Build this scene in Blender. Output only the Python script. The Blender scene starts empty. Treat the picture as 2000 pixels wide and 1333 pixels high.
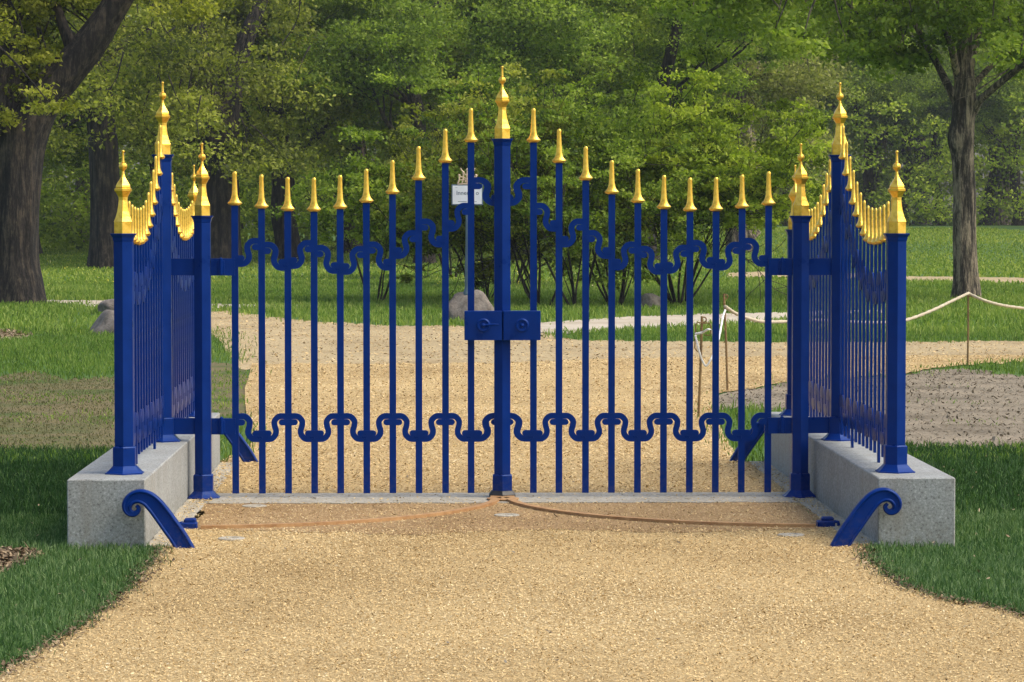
import bpy, math, random
import numpy as np
from mathutils import Vector, Matrix
R = math.radians
scene = bpy.context.scene
COL = scene.collection

# ------------------------------------------------------------------ camera
F_PX = 5904.0                       # focal length in pixels of the 2000 px wide photograph
CAM = Vector((-0.385, -18.8, 1.77))
YAW = math.atan(140.0 / F_PX)       # to the right
PITCH = math.atan((666.5 - 422.0) / F_PX)
cam_d = bpy.data.cameras.new('camera')
cam = bpy.data.objects.new('camera', cam_d)
COL.objects.link(cam)
cam.location = CAM
cam.rotation_euler = (R(90) - PITCH, 0, -YAW)
cam_d.sensor_width = 36.0
cam_d.lens = F_PX / 2000.0 * 36.0
cam_d.clip_start = 0.1
cam_d.clip_end = 3000
scene.camera = cam

# ------------------------------------------------------------------ sky, sun, exposure
SUN_DIR = Vector((0.80, -0.22, 1.05)).normalized()      # towards the sun
elev = math.asin(SUN_DIR.z)
azim = math.atan2(SUN_DIR.x, SUN_DIR.y)
world = bpy.data.worlds.new("World")
scene.world = world
world.use_nodes = True
wn = world.node_tree
wn.nodes.clear()
sky = wn.nodes.new('ShaderNodeTexSky')
sky.sky_type = 'NISHITA'
sky.sun_disc = False
sky.sun_elevation = elev
sky.sun_rotation = azim
sky.air_density = 1.0
sky.dust_density = 3.5
sky.ozone_density = 1.0
bg = wn.nodes.new('ShaderNodeBackground')
bg.inputs['Strength'].default_value = 0.145
wo = wn.nodes.new('ShaderNodeOutputWorld')
wn.links.new(sky.outputs[0], bg.inputs[0])
wn.links.new(bg.outputs[0], wo.inputs[0])
sun_d = bpy.data.lights.new('sun', 'SUN')
sun_d.energy = 1.35
sun_d.angle = R(26)
sun_d.color = (1.0, 0.93, 0.82)
sun = bpy.data.objects.new('sun', sun_d)
COL.objects.link(sun)
sun.rotation_euler = SUN_DIR.to_track_quat('Z', 'Y').to_euler()
sun.location = (20, -20, 40)
scene.view_settings.view_transform = 'Standard'
scene.view_settings.look = 'None'
scene.view_settings.exposure = 0.88
scene.view_settings.gamma = 1.0
scene.cycles.max_bounces = 6
scene.cycles.diffuse_bounces = 3
scene.cycles.transmission_bounces = 4
scene.cycles.transparent_max_bounces = 4

# ------------------------------------------------------------------ pixel <-> place
_M = Matrix.Rotation(-YAW, 3, 'Z') @ Matrix.Rotation(R(90) - PITCH, 3, 'X')


def ray(px, py):
    return _M @ Vector(((px - 1000.0) / F_PX, (666.5 - py) / F_PX, -1.0))


def smooth(t):
    t = np.clip(t, 0, 1)
    return t * t * (3 - 2 * t)


def terr(x, y):
    return smooth((np.asarray(y, float) - 85) / 70) * (0.30 + 0.80 * smooth((np.asarray(x, float) + 8) / 26))


def G(px, py, z=0.0):
    """the ground point seen at a place of the photograph"""
    d = ray(px, py)
    t = (CAM.z - z) / -d.z
    return (CAM.x + d.x * t, CAM.y + d.y * t)


def P(px, py, Y):
    """the point of the upright plane y = Y seen there"""
    d = ray(px, py)
    t = (Y - CAM.y) / d.y
    return np.array((CAM.x + d.x * t, Y, CAM.z + d.z * t))


def ppm(Y):
    return F_PX / (Y - CAM.y)


# ------------------------------------------------------------------ materials
def new_mat(name):
    m = bpy.data.materials.new(name)
    m.use_nodes = True
    nt = m.node_tree
    return m, nt, nt.nodes['Principled BSDF'], nt.nodes['Material Output']


def nd(nt, t, **kw):
    n = nt.nodes.new(t)
    for k, v in kw.items():
        if k.startswith('_'):
            setattr(n, k[1:], v)
        else:
            n.inputs[k].default_value = v
    return n


def ramp(nt, src, stops, interp='LINEAR'):
    r = nt.nodes.new('ShaderNodeValToRGB')
    r.color_ramp.interpolation = interp
    el = r.color_ramp.elements
    while len(el) < len(stops):
        el.new(0.5)
    for e, (p, c) in zip(el, stops):
        e.position = p
        e.color = (c[0], c[1], c[2], 1) if not isinstance(c, (int, float)) else (c, c, c, 1)
    nt.links.new(src, r.inputs[0])
    return r.outputs[0]


def mix(nt, fac, a, b, mode='MIX'):
    m = nt.nodes.new('ShaderNodeMix')
    m.data_type = 'RGBA'
    m.blend_type = mode
    for sock, val in ((m.inputs[0], fac), (m.inputs[6], a), (m.inputs[7], b)):
        if hasattr(val, 'links'):
            nt.links.new(val, sock)
        elif isinstance(val, (int, float)):
            sock.default_value = val
        else:
            sock.default_value = (*val, 1)
    return m.outputs[2]


def coords(nt, scale=(1, 1, 1), kind='Object'):
    tc = nt.nodes.new('ShaderNodeTexCoord')
    mp = nt.nodes.new('ShaderNodeMapping')
    mp.inputs['Scale'].default_value = scale
    nt.links.new(tc.outputs[kind], mp.inputs[0])
    return mp.outputs[0]


def noise(nt, vec, scale, detail=4, rough=0.55, dist=0.0):
    n = nd(nt, 'ShaderNodeTexNoise', Scale=scale, Detail=detail, Roughness=rough, Distortion=dist)
    nt.links.new(vec, n.inputs['Vector'])
    return n.outputs[0]


def bump(nt, bsdf, h, strength, dist):
    b = nd(nt, 'ShaderNodeBump', Strength=strength, Distance=dist)
    nt.links.new(h, b.inputs['Height'])
    nt.links.new(b.outputs[0], bsdf.inputs['Normal'])
    return b


def dirt_low(nt, c, z0, z1, col, amount):
    """splashed soil that sticks to the lowest centimetres of a thing standing on the ground"""
    g = nt.nodes.new('ShaderNodeNewGeometry')
    sp = nt.nodes.new('ShaderNodeSeparateXYZ')
    nt.links.new(g.outputs['Position'], sp.inputs[0])
    mr = nd(nt, 'ShaderNodeMapRange')
    mr.inputs[1].default_value, mr.inputs[2].default_value = z0, z1
    mr.inputs[3].default_value, mr.inputs[4].default_value = 1.0, 0.0
    nt.links.new(sp.outputs[2], mr.inputs[0])
    n = noise(nt, g.outputs['Position'], 38, 6, .75)
    m1 = nd(nt, 'ShaderNodeMath', _operation='MULTIPLY')
    nt.links.new(mr.outputs[0], m1.inputs[0])
    nt.links.new(ramp(nt, n, [(.46, 0.0), (.66, 1.0)]), m1.inputs[1])
    m2 = nd(nt, 'ShaderNodeMath', _operation='MULTIPLY')
    nt.links.new(m1.outputs[0], m2.inputs[0])
    m2.inputs[1].default_value = amount
    return mix(nt, m2.outputs[0], c, col)


def mat_blue(name='blue_paint'):
    m, nt, b, _ = new_mat(name)
    v = coords(nt)
    n = noise(nt, v, 9, 5, .6)
    c = ramp(nt, n, [(.3, (.0002, .0165, .128)), (.7, (.0003, .0225, .168))])
    n2 = noise(nt, v, 60, 4, .7)
    c = mix(nt, ramp(nt, n2, [(.66, 0.0), (.78, 0.35)]), c, (.02, .03, .12))
    c = dirt_low(nt, c, .02, .25, (.16, .12, .08), .22)
    nt.links.new(c, b.inputs['Base Color'])
    nt.links.new(ramp(nt, n, [(.3, .24), (.7, .5)]), b.inputs['Roughness'])
    b.inputs['Specular IOR Level'].default_value = 0.22
    b.inputs['Specular Tint'].default_value = (.45, .7, 1, 1)
    bump(nt, b, noise(nt, v, 140, 3), .08, .002)
    return m


def mat_gold():
    m, nt, b, _ = new_mat('gilding')
    v = coords(nt)
    n = noise(nt, v, 30, 6, .65)
    c = ramp(nt, n, [(.3, (.62, .32, .03)), (.5, (.90, .54, .07)), (.75, (1.0, .70, .15))])
    nt.links.new(c, b.inputs['Base Color'])
    c2 = noise(nt, v, 11, 5, .7)
    b.inputs['Metallic'].default_value = 0.85
    nt.links.new(ramp(nt, n, [(.3, .28), (.7, .42)]), b.inputs['Roughness'])
    bump(nt, b, noise(nt, v, 90, 4), .25, .003)
    return m


def mat_granite(name, base, dark, light):
    m, nt, b, _ = new_mat(name)
    v = coords(nt)
    sp = noise(nt, v, 75, 4, .85)
    c = ramp(nt, sp, [(.36, dark), (.46, base), (.54, base), (.64, light)])
    lo = noise(nt, v, 2.2, 6, .6)
    c = mix(nt, 1.0, c, ramp(nt, lo, [(.3, (.78, .76, .72)), (.7, (1.05, 1.05, 1.05))]), 'MULTIPLY')
    sep = nt.nodes.new('ShaderNodeSeparateXYZ')
    nt.links.new(v, sep.inputs[0])
    st = noise(nt, coords(nt, (6, 6, .5)), 1.6, 4, .6)
    c = mix(nt, ramp(nt, st, [(.52, 0.0), (.75, .5)]), c, (.22, .19, .14))
    c = dirt_low(nt, c, .0, .16, (.13, .11, .06), .8)
    nt.links.new(c, b.inputs['Base Color'])
    b.inputs['Roughness'].default_value = .8
    bump(nt, b, sp, .35, .004)
    return m


def mat_simple(name, c1, c2, scale=6, rough=.8, bumpd=.004, bs=30, bstr=.4, metallic=0):
    m, nt, b, _ = new_mat(name)
    v = coords(nt)
    n = noise(nt, v, scale, 6, .65)
    nt.links.new(ramp(nt, n, [(.32, c1), (.68, c2)]), b.inputs['Base Color'])
    b.inputs['Roughness'].default_value = rough
    b.inputs['Metallic'].default_value = metallic
    bump(nt, b, noise(nt, v, bs, 5, .6), bstr, bumpd)
    return m


def mat_earth(name, stops, scale, patch=None, fine=55):
    """loose ground: coarse patches times fine grit"""
    m, nt, b, _ = new_mat(name)
    v = coords(nt)
    n1 = noise(nt, v, fine, 5, .75)
    n2 = noise(nt, v, scale, 6, .62)
    c = ramp(nt, n1, stops)
    c = mix(nt, 1.0, c, ramp(nt, n2, patch or [(.3, (.72, .68, .62)), (.5, (.95, .95, .95)), (.7, (1.08, 1.08, 1.08))]), 'MULTIPLY')
    nt.links.new(c, b.inputs['Base Color'])
    b.inputs['Roughness'].default_value = .95
    b.inputs['Specular IOR Level'].default_value = .15
    bump(nt, b, n1, .9, .012)
    return m


def mat_leaf(name, dark, mid, light, trans=.35, ground=False):
    m, nt, b, out = new_mat(name)
    at = nt.nodes.new('ShaderNodeAttribute')
    at.attribute_name = 'tint'
    c = ramp(nt, at.outputs['Fac'], [(0, dark), (.5, mid), (1, light)])
    oi = nt.nodes.new('ShaderNodeObjectInfo')
    c = mix(nt, 1.0, c, ramp(nt, oi.outputs['Random'], [(0, (.82, .86, .9)), (.5, (1, 1, 1)), (1, (1.16, 1.1, .9))]), 'MULTIPLY')
    nt.links.new(c, b.inputs['Base Color'])
    b.inputs['Roughness'].default_value = .6
    b.inputs['Specular IOR Level'].default_value = .2
    tr = nt.nodes.new('ShaderNodeBsdfTranslucent')
    nt.links.new(mix(nt, 1.0, c, (1.15, 1.25, .6), 'MULTIPLY'), tr.inputs[0])
    ms = nd(nt, 'ShaderNodeMixShader')
    ms.inputs[0].default_value = trans
    nt.links.new(b.outputs[0], ms.inputs[1])
    nt.links.new(tr.outputs[0], ms.inputs[2])
    nt.links.new(ms.outputs[0], out.inputs[0])
    return m


def mat_chips(name, stops):
    m, nt, b, _ = new_mat(name)
    at = nt.nodes.new('ShaderNodeAttribute')
    at.attribute_name = 'tint'
    nt.links.new(ramp(nt, at.outputs['Fac'], stops), b.inputs['Base Color'])
    b.inputs['Roughness'].default_value = .9
    b.inputs['Specular IOR Level'].default_value = .2
    return m


M = {}
M['blue'] = mat_blue()
M['gold'] = mat_gold()
M['granite'] = mat_granite('granite', (.29, .30, .28), (.11, .11, .10), (.46, .47, .44))
M['concrete'] = mat_granite('concrete', (.44, .405, .32), (.33, .29, .22), (.54, .51, .42))
M['rust'] = mat_simple('rusted_rail', (.28, .14, .05), (.46, .27, .11), 14, .85)
M['black'] = mat_simple('black_rubber', (.006, .006, .006), (.03, .028, .025), 30, .5)
M['grass_ground'] = mat_earth('grass_soil', [(.25, (.03, .060, .014)), (.5, (.075, .14, .03)), (.75, (.14, .22, .055))], .35,
                              [(.3, (.7, .8, .8)), (.5, (.95, .95, .9)), (.7, (1.25, 1.12, .9))], 18)
M['gravel'] = mat_earth('gravel', [(.28, (.20, .12, .055)), (.42, (.40, .28, .12)), (.58, (.55, .40, .19)), (.75, (.65, .50, .27))], .55, None, 60)
M['dirt'] = mat_earth('packed_dirt', [(.28, (.22, .16, .085)), (.5, (.42, .325, .175)), (.75, (.54, .44, .26))], .5, None, 25)
M['worn'] = mat_earth('worn_strip', [(.28, (.16, .09, .04)), (.5, (.36, .235, .11)), (.75, (.52, .37, .20))], .9, None, 50)
M['path'] = mat_earth('pale_path', [(.3, (.40, .34, .24)), (.7, (.58, .51, .40))], .4, None, 10)
M['soil'] = mat_earth('bare_soil', [(.30, (.11, .085, .055)), (.42, (.20, .165, .11)), (.7, (.31, .265, .195))], 1.1, [(.34, (.60, .58, .55)), (.5, (.98, .97, .95)), (.66, (1.22, 1.2, 1.18))], 20)
M['dry'] = mat_earth('dry_grass', [(.28, (.055, .050, .022)), (.5, (.15, .125, .058)), (.75, (.26, .21, .11))], .7,
                     [(.38, (.45, .78, .35)), (.52, (.95, .95, .95)), (.7, (1.15, 1.08, 1.05))], 22)
M['bark'] = mat_simple('bark', (.014, .011, .008), (.060, .048, .035), 5, .95, .05, 7, .9)
M['bark_pale'] = mat_simple('bark_grey', (.10, .083, .058), (.27, .225, .16), 4, .95, .04, 9, .8)
for k, cc in (('bark', ((.006, .005, .004), (1.5, 1.45, 1.3))), ('bark_pale', ((.35, .33, .3), (1.25, 1.25, 1.2)))):
    nt = M[k].node_tree
    pb = nt.nodes['Principled BSDF']
    src = pb.inputs['Base Color'].links[0].from_socket
    fn = noise(nt, coords(nt, (1, 1, .14)), 8, 6, .8)
    cr = ramp(nt, fn, [(.43, (.14, .13, .12)), (.5, (.62, .61, .60)), (.58, (1.9, 1.8, 1.65))])
    nt.links.new(mix(nt, 1.0, src, cr, 'MULTIPLY'), pb.inputs['Base Color'])
    bp = [n for n in nt.nodes if n.type == 'BUMP'][0]
    nt.links.new(fn, bp.inputs['Height'])
    bp.inputs['Distance'].default_value = .12
    bp.inputs['Strength'].default_value = 1.0
for k in ():
    for n in M[k].node_tree.nodes:
        if n.type == 'MAPPING':
            n.inputs['Scale'].default_value = (1.6, 1.6, .3)
M['boulder'] = mat_simple('boulder_stone', (.085, .070, .055), (.23, .195, .155), 3.5, .9, .03, 12, .6)
M['slate'] = mat_simple('painted_iron', (.05, .085, .11), (.09, .14, .17), 8, .55)
M['plate'] = mat_simple('sign_white', (.55, .57, .60), (.68, .70, .72), 4, .5, .001)
M['ink'] = mat_simple('sign_ink', (.05, .07, .09), (.08, .11, .13), 4, .6, .001)
M['crest'] = mat_simple('crest_paint', (.42, .30, .20), (.70, .55, .36), 14, .6)
M['rope'] = mat_simple('rope_fibre', (.36, .30, .19), (.58, .50, .36), 30, .9)
M['tape'] = mat_simple('white_tape', (.55, .53, .47), (.75, .73, .68), 10, .6)
M['rod'] = mat_simple('rusty_rod', (.11, .06, .02), (.26, .16, .05), 12, .8)
M['leaf_oak'] = mat_leaf('leaf_oak', (.055, .072, .011), (.225, .250, .028), (.46, .46, .080), .46)
M['leaf_beech'] = mat_leaf('leaf_beech', (.050, .085, .011), (.225, .310, .030), (.46, .53, .080), .46)
M['leaf_linden'] = mat_leaf('leaf_linden', (.08, .12, .014), (.25, .34, .034), (.44, .50, .080), .50)
M['leaf_olive'] = mat_leaf('leaf_olive', (.08, .095, .026), (.23, .245, .058), (.42, .42, .13), .42)
M['leaf_far'] = mat_leaf('leaf_spring', (.12, .14, .035), (.29, .31, .075), (.44, .44, .14), .5)
M['blade'] = mat_leaf('grass_blade', (.055, .10, .014), (.15, .245, .036), (.34, .39, .10), .42)
M['blade_cool'] = mat_leaf('grass_blade_dense', (.018, .050, .012), (.058, .128, .036), (.24, .32, .15), .34)
M['blade_dry'] = mat_leaf('grass_blade_dry', (.05, .055, .02), (.14, .13, .05), (.30, .25, .12), .25)
M['chip'] = mat_chips('gravel_chip', [(0, (.08, .050, .022)), (.14, (.30, .20, .08)), (.42, (.61, .435, .195)), (.8, (.71, .545, .28)), (1, (.78, .66, .41))])
M['clod'] = mat_chips('soil_clod', [(0, (.09, .07, .046)), (.4, (.19, .158, .108)), (1, (.29, .25, .18))])
M['flower'] = mat_chips('flower_petal', [(0, (.45, .38, .04)), (.5, (.72, .60, .06)), (1, (.75, .70, .45))])
M['mulch'] = mat_chips('mulch_chip', [(0, (.05, .035, .02)), (.5, (.20, .14, .08)), (1, (.46, .36, .22))])

# ------------------------------------------------------------------ mesh helpers


class MB:
    def __init__(self):
        self.v = []
        self.f = []

    def add(self, vs, fs):
        o = len(self.v)
        self.v += [tuple(map(float, p)) for p in vs]
        self.f += [tuple(i + o for i in f) for f in fs]
        return self

    def box(self, x0, x1, y0, y1, z0, z1, bev=0.0):
        if bev <= 0:
            vs = [(x, y, z) for z in (z0, z1) for y in (y0, y1) for x in (x0, x1)]
            return self.add(vs, [(0, 2, 3, 1), (4, 5, 7, 6), (0, 1, 5, 4), (2, 6, 7, 3), (0, 4, 6, 2), (1, 3, 7, 5)])
        b = bev
        # chamfered prism: octagonal plan plus narrowed top
        pl = lambda i: [(x0 + b + i, y0 + i), (x1 - b - i, y0 + i), (x1 - i, y0 + b + i), (x1 - i, y1 - b - i), (x1 - b - i, y1 - i), (x0 + b + i, y1 - i), (x0 + i, y1 - b - i), (x0 + i, y0 + b + i)]
        rings = [(z0, 0), (z1 - b, 0), (z1, b)]
        vs = []
        for z, i in rings:
            vs += [(x, y, z) for x, y in pl(i * .99)]
        fs = [tuple(range(7, -1, -1)), tuple(range(16, 24))]
        for r in range(2):
            for k in range(8):
                a, c = r * 8 + k, r * 8 + (k + 1) % 8
                fs.append((a, c, c + 8, a + 8))
        return self.add(vs, fs)

    def lathe(self, prof, n=6, a0=-90.0, sx=1.0, sy=1.0, cx=0, cy=0, cz=0):
        """prof: (radius, z) from the bottom up"""
        vs, fs = [], []
        for r, z in prof:
            for k in range(n):
                a = R(a0 + 360.0 * k / n)
                vs.append((cx + sx * r * math.cos(a), cy + sy * r * math.sin(a), cz + z))
        for j in range(len(prof) - 1):
            for k in range(n):
                a, b = j * n + k, j * n + (k + 1) % n
                fs.append((a, b, b + n, a + n))
        fs.append(tuple(range(n - 1, -1, -1)))
        fs.append(tuple((len(prof) - 1) * n + k for k in range(n)))
        return self.add(vs, fs)

    def ribbon(self, pts, hw, y0, y1):
        """a flat bar bent in the XZ plane, extruded from y0 to y1"""
        pts = np.array(pts, float)
        t = np.gradient(pts, axis=0)
        t /= np.linalg.norm(t, axis=1)[:, None] + 1e-12
        nrm = np.stack([-t[:, 1], t[:, 0]], 1)
        hw = np.broadcast_to(hw, (len(pts),))
        a, b = pts + nrm * hw[:, None], pts - nrm * hw[:, None]
        n = len(pts)
        vs = [(p[0], y0, p[1]) for p in a] + [(p[0], y0, p[1]) for p in b] + [(p[0], y1, p[1]) for p in a] + [(p[0], y1, p[1]) for p in b]
        fs = []
        for i in range(n - 1):
            fs.append((i, i + 1, n + i + 1, n + i))
            fs.append((2 * n + i + 1, 2 * n + i, 3 * n + i, 3 * n + i + 1))
            fs.append((i + 1, i, 2 * n + i, 2 * n + i + 1))
            fs.append((n + i, n + i + 1, 3 * n + i + 1, 3 * n + i))
        fs.append((0, n, 3 * n, 2 * n))
        fs.append((2 * n - 1, n - 1, 3 * n - 1, 4 * n - 1))
        return self.add(vs, fs)

    def tube(self, pts, rad, n=8, caps=True, sq=1.0):
        pts = np.array(pts, float)
        rad = np.broadcast_to(rad, (len(pts),))
        t = np.gradient(pts, axis=0)
        t /= np.linalg.norm(t, axis=1)[:, None] + 1e-12
        up = np.array((0.0, 1.0, 0.0)) if abs(t[0][1]) < .9 else np.array((1.0, 0, 0))
        vs, fs = [], []
        u = np.cross(up, t[0])
        for i in range(len(pts)):
            u = u - t[i] * np.dot(u, t[i])
            u /= np.linalg.norm(u) + 1e-12
            w = np.cross(t[i], u)
            for k in range(n):
                a = 2 * math.pi * k / n
                vs.append(pts[i] + (u * math.cos(a) + w * math.sin(a) * sq) * rad[i])
        for j in range(len(pts) - 1):
            for k in range(n):
                a, b = j * n + k, j * n + (k + 1) % n
                fs.append((a, b, b + n, a + n))
        if caps:
            fs.append(tuple(range(n - 1, -1, -1)))
            fs.append(tuple((len(pts) - 1) * n + k for k in range(n)))
        return self.add(vs, fs)

    def mesh(self, name, mat, smoothed=False):
        me = bpy.data.meshes.new(name)
        me.from_pydata(self.v, [], self.f)
        me.materials.append(mat)
        if smoothed:
            me.polygons.foreach_set('use_smooth', [True] * len(me.polygons))
        me.update()
        return me

    def obj(self, name, mat, parent=None, smoothed=False, loc=None):
        return link(name, self.mesh(name, mat, smoothed), parent, loc)


def link(name, data, parent=None, loc=None):
    o = bpy.data.objects.new(name, data)
    COL.objects.link(o)
    if parent is not None:
        o.parent = parent
    if loc is not None:
        o.location = loc
    return o


def tag(o, label=None, cat=None, group=None, kind=None):
    if label:
        o['label'] = label
    if cat:
        o['category'] = cat
    if group:
        o['group'] = group
    if kind:
        o['kind'] = kind
    return o


def empty(name, loc=(0, 0, 0), rz=0.0):
    o = bpy.data.objects.new(name, None)
    o.empty_display_size = .1
    COL.objects.link(o)
    o.location = loc
    o.rotation_euler = (0, 0, rz)
    return o


def copy_tree(o, parent=None):
    c = o.copy()
    COL.objects.link(c)
    c.parent = parent
    for ch in [x for x in o.children]:
        copy_tree(ch, c)
    return c


def big_mesh(name, V, nper, mat, tint):
    """V: (faces*nper, 3) unshared corners"""
    n = len(V)
    me = bpy.data.meshes.new(name)
    me.vertices.add(n)
    me.vertices.foreach_set('co', np.ascontiguousarray(V, np.float32).ravel())
    me.loops.add(n)
    me.loops.foreach_set('vertex_index', np.arange(n, dtype=np.int32))
    me.polygons.add(n // nper)
    me.polygons.foreach_set('loop_start', np.arange(0, n, nper, dtype=np.int32))
    me.update(calc_edges=True)
    at = me.attributes.new('tint', 'FLOAT', 'FACE')
    at.data.foreach_set('value', np.clip(tint, 0, 1).astype(np.float32))
    me.materials.append(mat)
    return me


def spline(pts, sub=6):
    p = np.array(pts, float)
    q = np.vstack([2 * p[0] - p[1], p, 2 * p[-1] - p[-2]])
    out = []
    for i in range(1, len(q) - 2):
        for k in range(sub):
            t = k / sub
            out.append(.5 * ((2 * q[i]) + (-q[i - 1] + q[i + 1]) * t + (2 * q[i - 1] - 5 * q[i] + 4 * q[i + 1] - q[i + 2]) * t * t + (-q[i - 1] + 3 * q[i] - 3 * q[i + 1] + q[i + 2]) * t ** 3))
    out.append(p[-1])
    return np.array(out)


def in_poly(x, y, poly):
    inside = np.zeros(len(x), bool)
    n = len(poly)
    j = n - 1
    for i in range(n):
        xi, yi = poly[i]
        xj, yj = poly[j]
        c = ((yi > y) != (yj > y)) & (x < (xj - xi) * (y - yi) / (yj - yi + 1e-12) + xi)
        inside ^= c
        j = i
    return inside


def ragged(pts, seed, step=9.0, amp=1.6, closed=True):
    rng = random.Random(seed)
    out = []
    n = len(pts)
    for i in range(n if closed else n - 1):
        a, b = np.array(pts[i], float), np.array(pts[(i + 1) % n], float)
        L = np.linalg.norm(b - a)
        k = max(1, int(L / step))
        for j in range(k):
            q = a + (b - a) * j / k
            if j or closed:
                q = q + np.array((rng.uniform(-1, 1) * amp * 1.5, rng.uniform(-1, 1) * amp))
            out.append(tuple(q))
    return out


# ------------------------------------------------------------------ ground sheets
xs = np.concatenate([-np.geomspace(160, 6, 26), np.linspace(-5.5, 5.5, 23), np.geomspace(6, 160, 26)])
ys = np.concatenate([np.linspace(-26, 20, 47), np.geomspace(21, 420, 60)])
gx, gy = np.meshgrid(xs, ys)
gz = terr(gx, gy)
gm = bpy.data.meshes.new('ground')
nx, ny = len(xs), len(ys)
gm.from_pydata(list(zip(gx.ravel().tolist(), gy.ravel().tolist(), gz.ravel().tolist())), [],
               [(j * nx + i, j * nx + i + 1, (j + 1) * nx + i + 1, (j + 1) * nx + i) for j in range(ny - 1) for i in range(nx - 1)])
gm.materials.append(M['grass_ground'])
gm.polygons.foreach_set('use_smooth', [True] * len(gm.polygons))
tag(link('ground', gm), kind='structure')

SHEETS = {}


def sheet(name, px, mat, z, seed, step=9, amp=1.6, world_pts=None):
    poly = world_pts or [G(x, y) for x, y in ragged(px, seed, step, amp)]
    me = bpy.data.meshes.new(name)
    me.from_pydata([(x, y, z) for x, y in poly], [], [tuple(range(len(poly)))])
    me.materials.append(M[mat])
    me.update()
    if me.polygons[0].normal.z < 0:
        me.flip_normals()
    o = link(name, me)
    tag(o, kind='structure')
    SHEETS[name] = poly
    return o


LX, RX = -1.955, 1.955
g_left = ragged([(-420, 1900), (-130, 1460), (-40, 1345), (60, 1290), (180, 1215), (250, 1160), (282, 1125), (305, 1095), (322, 1072)], 1, 8, 3, False)
g_back_left = ragged([(430, 905), (462, 890), (492, 868), (480, 800), (478, 760), (492, 712), (700, 713), (1000, 711), (1200, 702), (1540, 698), (1780, 697), (2000, 695), (2300, 692)], 2, 8, 1.5, False)
g_back_right = ragged([(2300, 704), (2000, 709), (1890, 714), (1830, 720), (1770, 732), (1640, 742), (1540, 748), (1440, 765), (1400, 772), (1393, 800), (1412, 850), (1430, 880), (1455, 905), (1480, 906)], 3, 8, 2, False)
g_right = ragged([(1690, 1072), (1700, 1105), (1760, 1150), (1850, 1180), (1930, 1190), (2050, 1220), (2300, 1300), (2700, 1700), (2700, 1900)], 4, 8, 3, False)
GRAVEL = [G(*p) for p in g_left] + [(LX + .02, -2.7), (LX + .02, 2.7)] + [G(*p) for p in g_back_left] + [G(*p) for p in g_back_right] \
    + [(RX - .02, 2.7), (RX - .02, -2.7)] + [G(*p) for p in g_right]
sheet('gravel_path', None, 'gravel', .012, 0, world_pts=GRAVEL)
DIRT = [(250, 604), (440, 609), (560, 623), (640, 630), (760, 637), (905, 638), (1000, 636), (1090, 646), (1080, 660), (1160, 667), (1300, 668), (1540, 670),
        (1780, 669), (2000, 667), (2300, 665), (2300, 698), (2000, 703), (1540, 706), (1000, 718), (700, 720), (470, 724), (452, 702), (438, 678), (425, 660), (380, 646), (250, 640)]
sheet('dirt_path', DIRT, 'dirt', .008, 5)
LIGHT = [(1000, 634), (1060, 632), (1200, 622), (1370, 615), (1540, 612), (1640, 608), (1740, 606), (1740, 612), (1640, 620), (1540, 628), (1400, 636), (1300, 641), (1200, 647), (1100, 654), (1000, 650)]
sheet('footpath', LIGHT, 'path', .016, 6, 8, .8)
sheet('footpath', [(-300, 580), (120, 588), (220, 588), (410, 595), (560, 597), (640, 599), (560, 601), (410, 603), (300, 612), (215, 607), (180, 600), (130, 593), (-300, 590)], 'path', .012, 7, 8, .6)
sheet('footpath', [(1420, 534), (1540, 530), (1700, 536), (1780, 541), (2100, 545), (2400, 546), (2400, 557), (2100, 555), (1780, 552), (1540, 542), (1420, 543)], 'dirt', .012, 8, 8, .5)
SOIL = [(1395, 775), (1440, 765), (1540, 748), (1640, 742), (1770, 732), (1850, 721), (1900, 722), (1990, 735), (2300, 745), (2300, 870), (2000, 876), (1780, 874), (1700, 870), (1560, 825), (1500, 800), (1440, 797), (1400, 802)]
sheet('bare_soil', SOIL, 'soil', .004, 9, 9, 3)
sheet('bare_soil', [(240, 726), (395, 700), (440, 712), (480, 716), (490, 760), (486, 800), (455, 822), (420, 812), (340, 830), (240, 800)], 'dry', .0035, 10, 8, 3)
sheet('dry_ground', [(-400, 738), (0, 737), (60, 725), (130, 740), (215, 737), (300, 720), (395, 735), (395, 850), (250, 880), (120, 884), (0, 880), (-400, 884)], 'dry', .004, 11, 9, 4)
sheet('mulch', [(-160, 1078), (0, 1078), (60, 1080), (78, 1088), (50, 1104), (0, 1122), (-160, 1160)], 'soil', .006, 12, 8, 3)
sheet('mulch', [(-160, 640), (0, 644), (50, 650), (66, 656), (30, 664), (-160, 668)], 'dry', .006, 13, 8, 2)

WORN = [(-1.80, -.36), (1.80, -.36), (1.82, -1.2), (1.75, -1.9), (1.0, -2.15), (.2, -1.9), (-.5, -2.2), (-1.2, -2.0), (-1.75, -1.85), (-1.82, -1.2)]
wpoly = []
for a_, b_ in zip(WORN, WORN[1:] + WORN[:1]):
    for k_ in range(14):
        t_ = k_ / 14
        wpoly.append((a_[0] + (b_[0] - a_[0]) * t_ + random.Random(k_ * 7 + a_[0]).uniform(-.05, .05), a_[1] + (b_[1] - a_[1]) * t_ + random.Random(k_ * 13 + a_[1]).uniform(-.07, .07)))
sheet('worn_strip', None, 'worn', .0145, 0, world_pts=wpoly)

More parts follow.
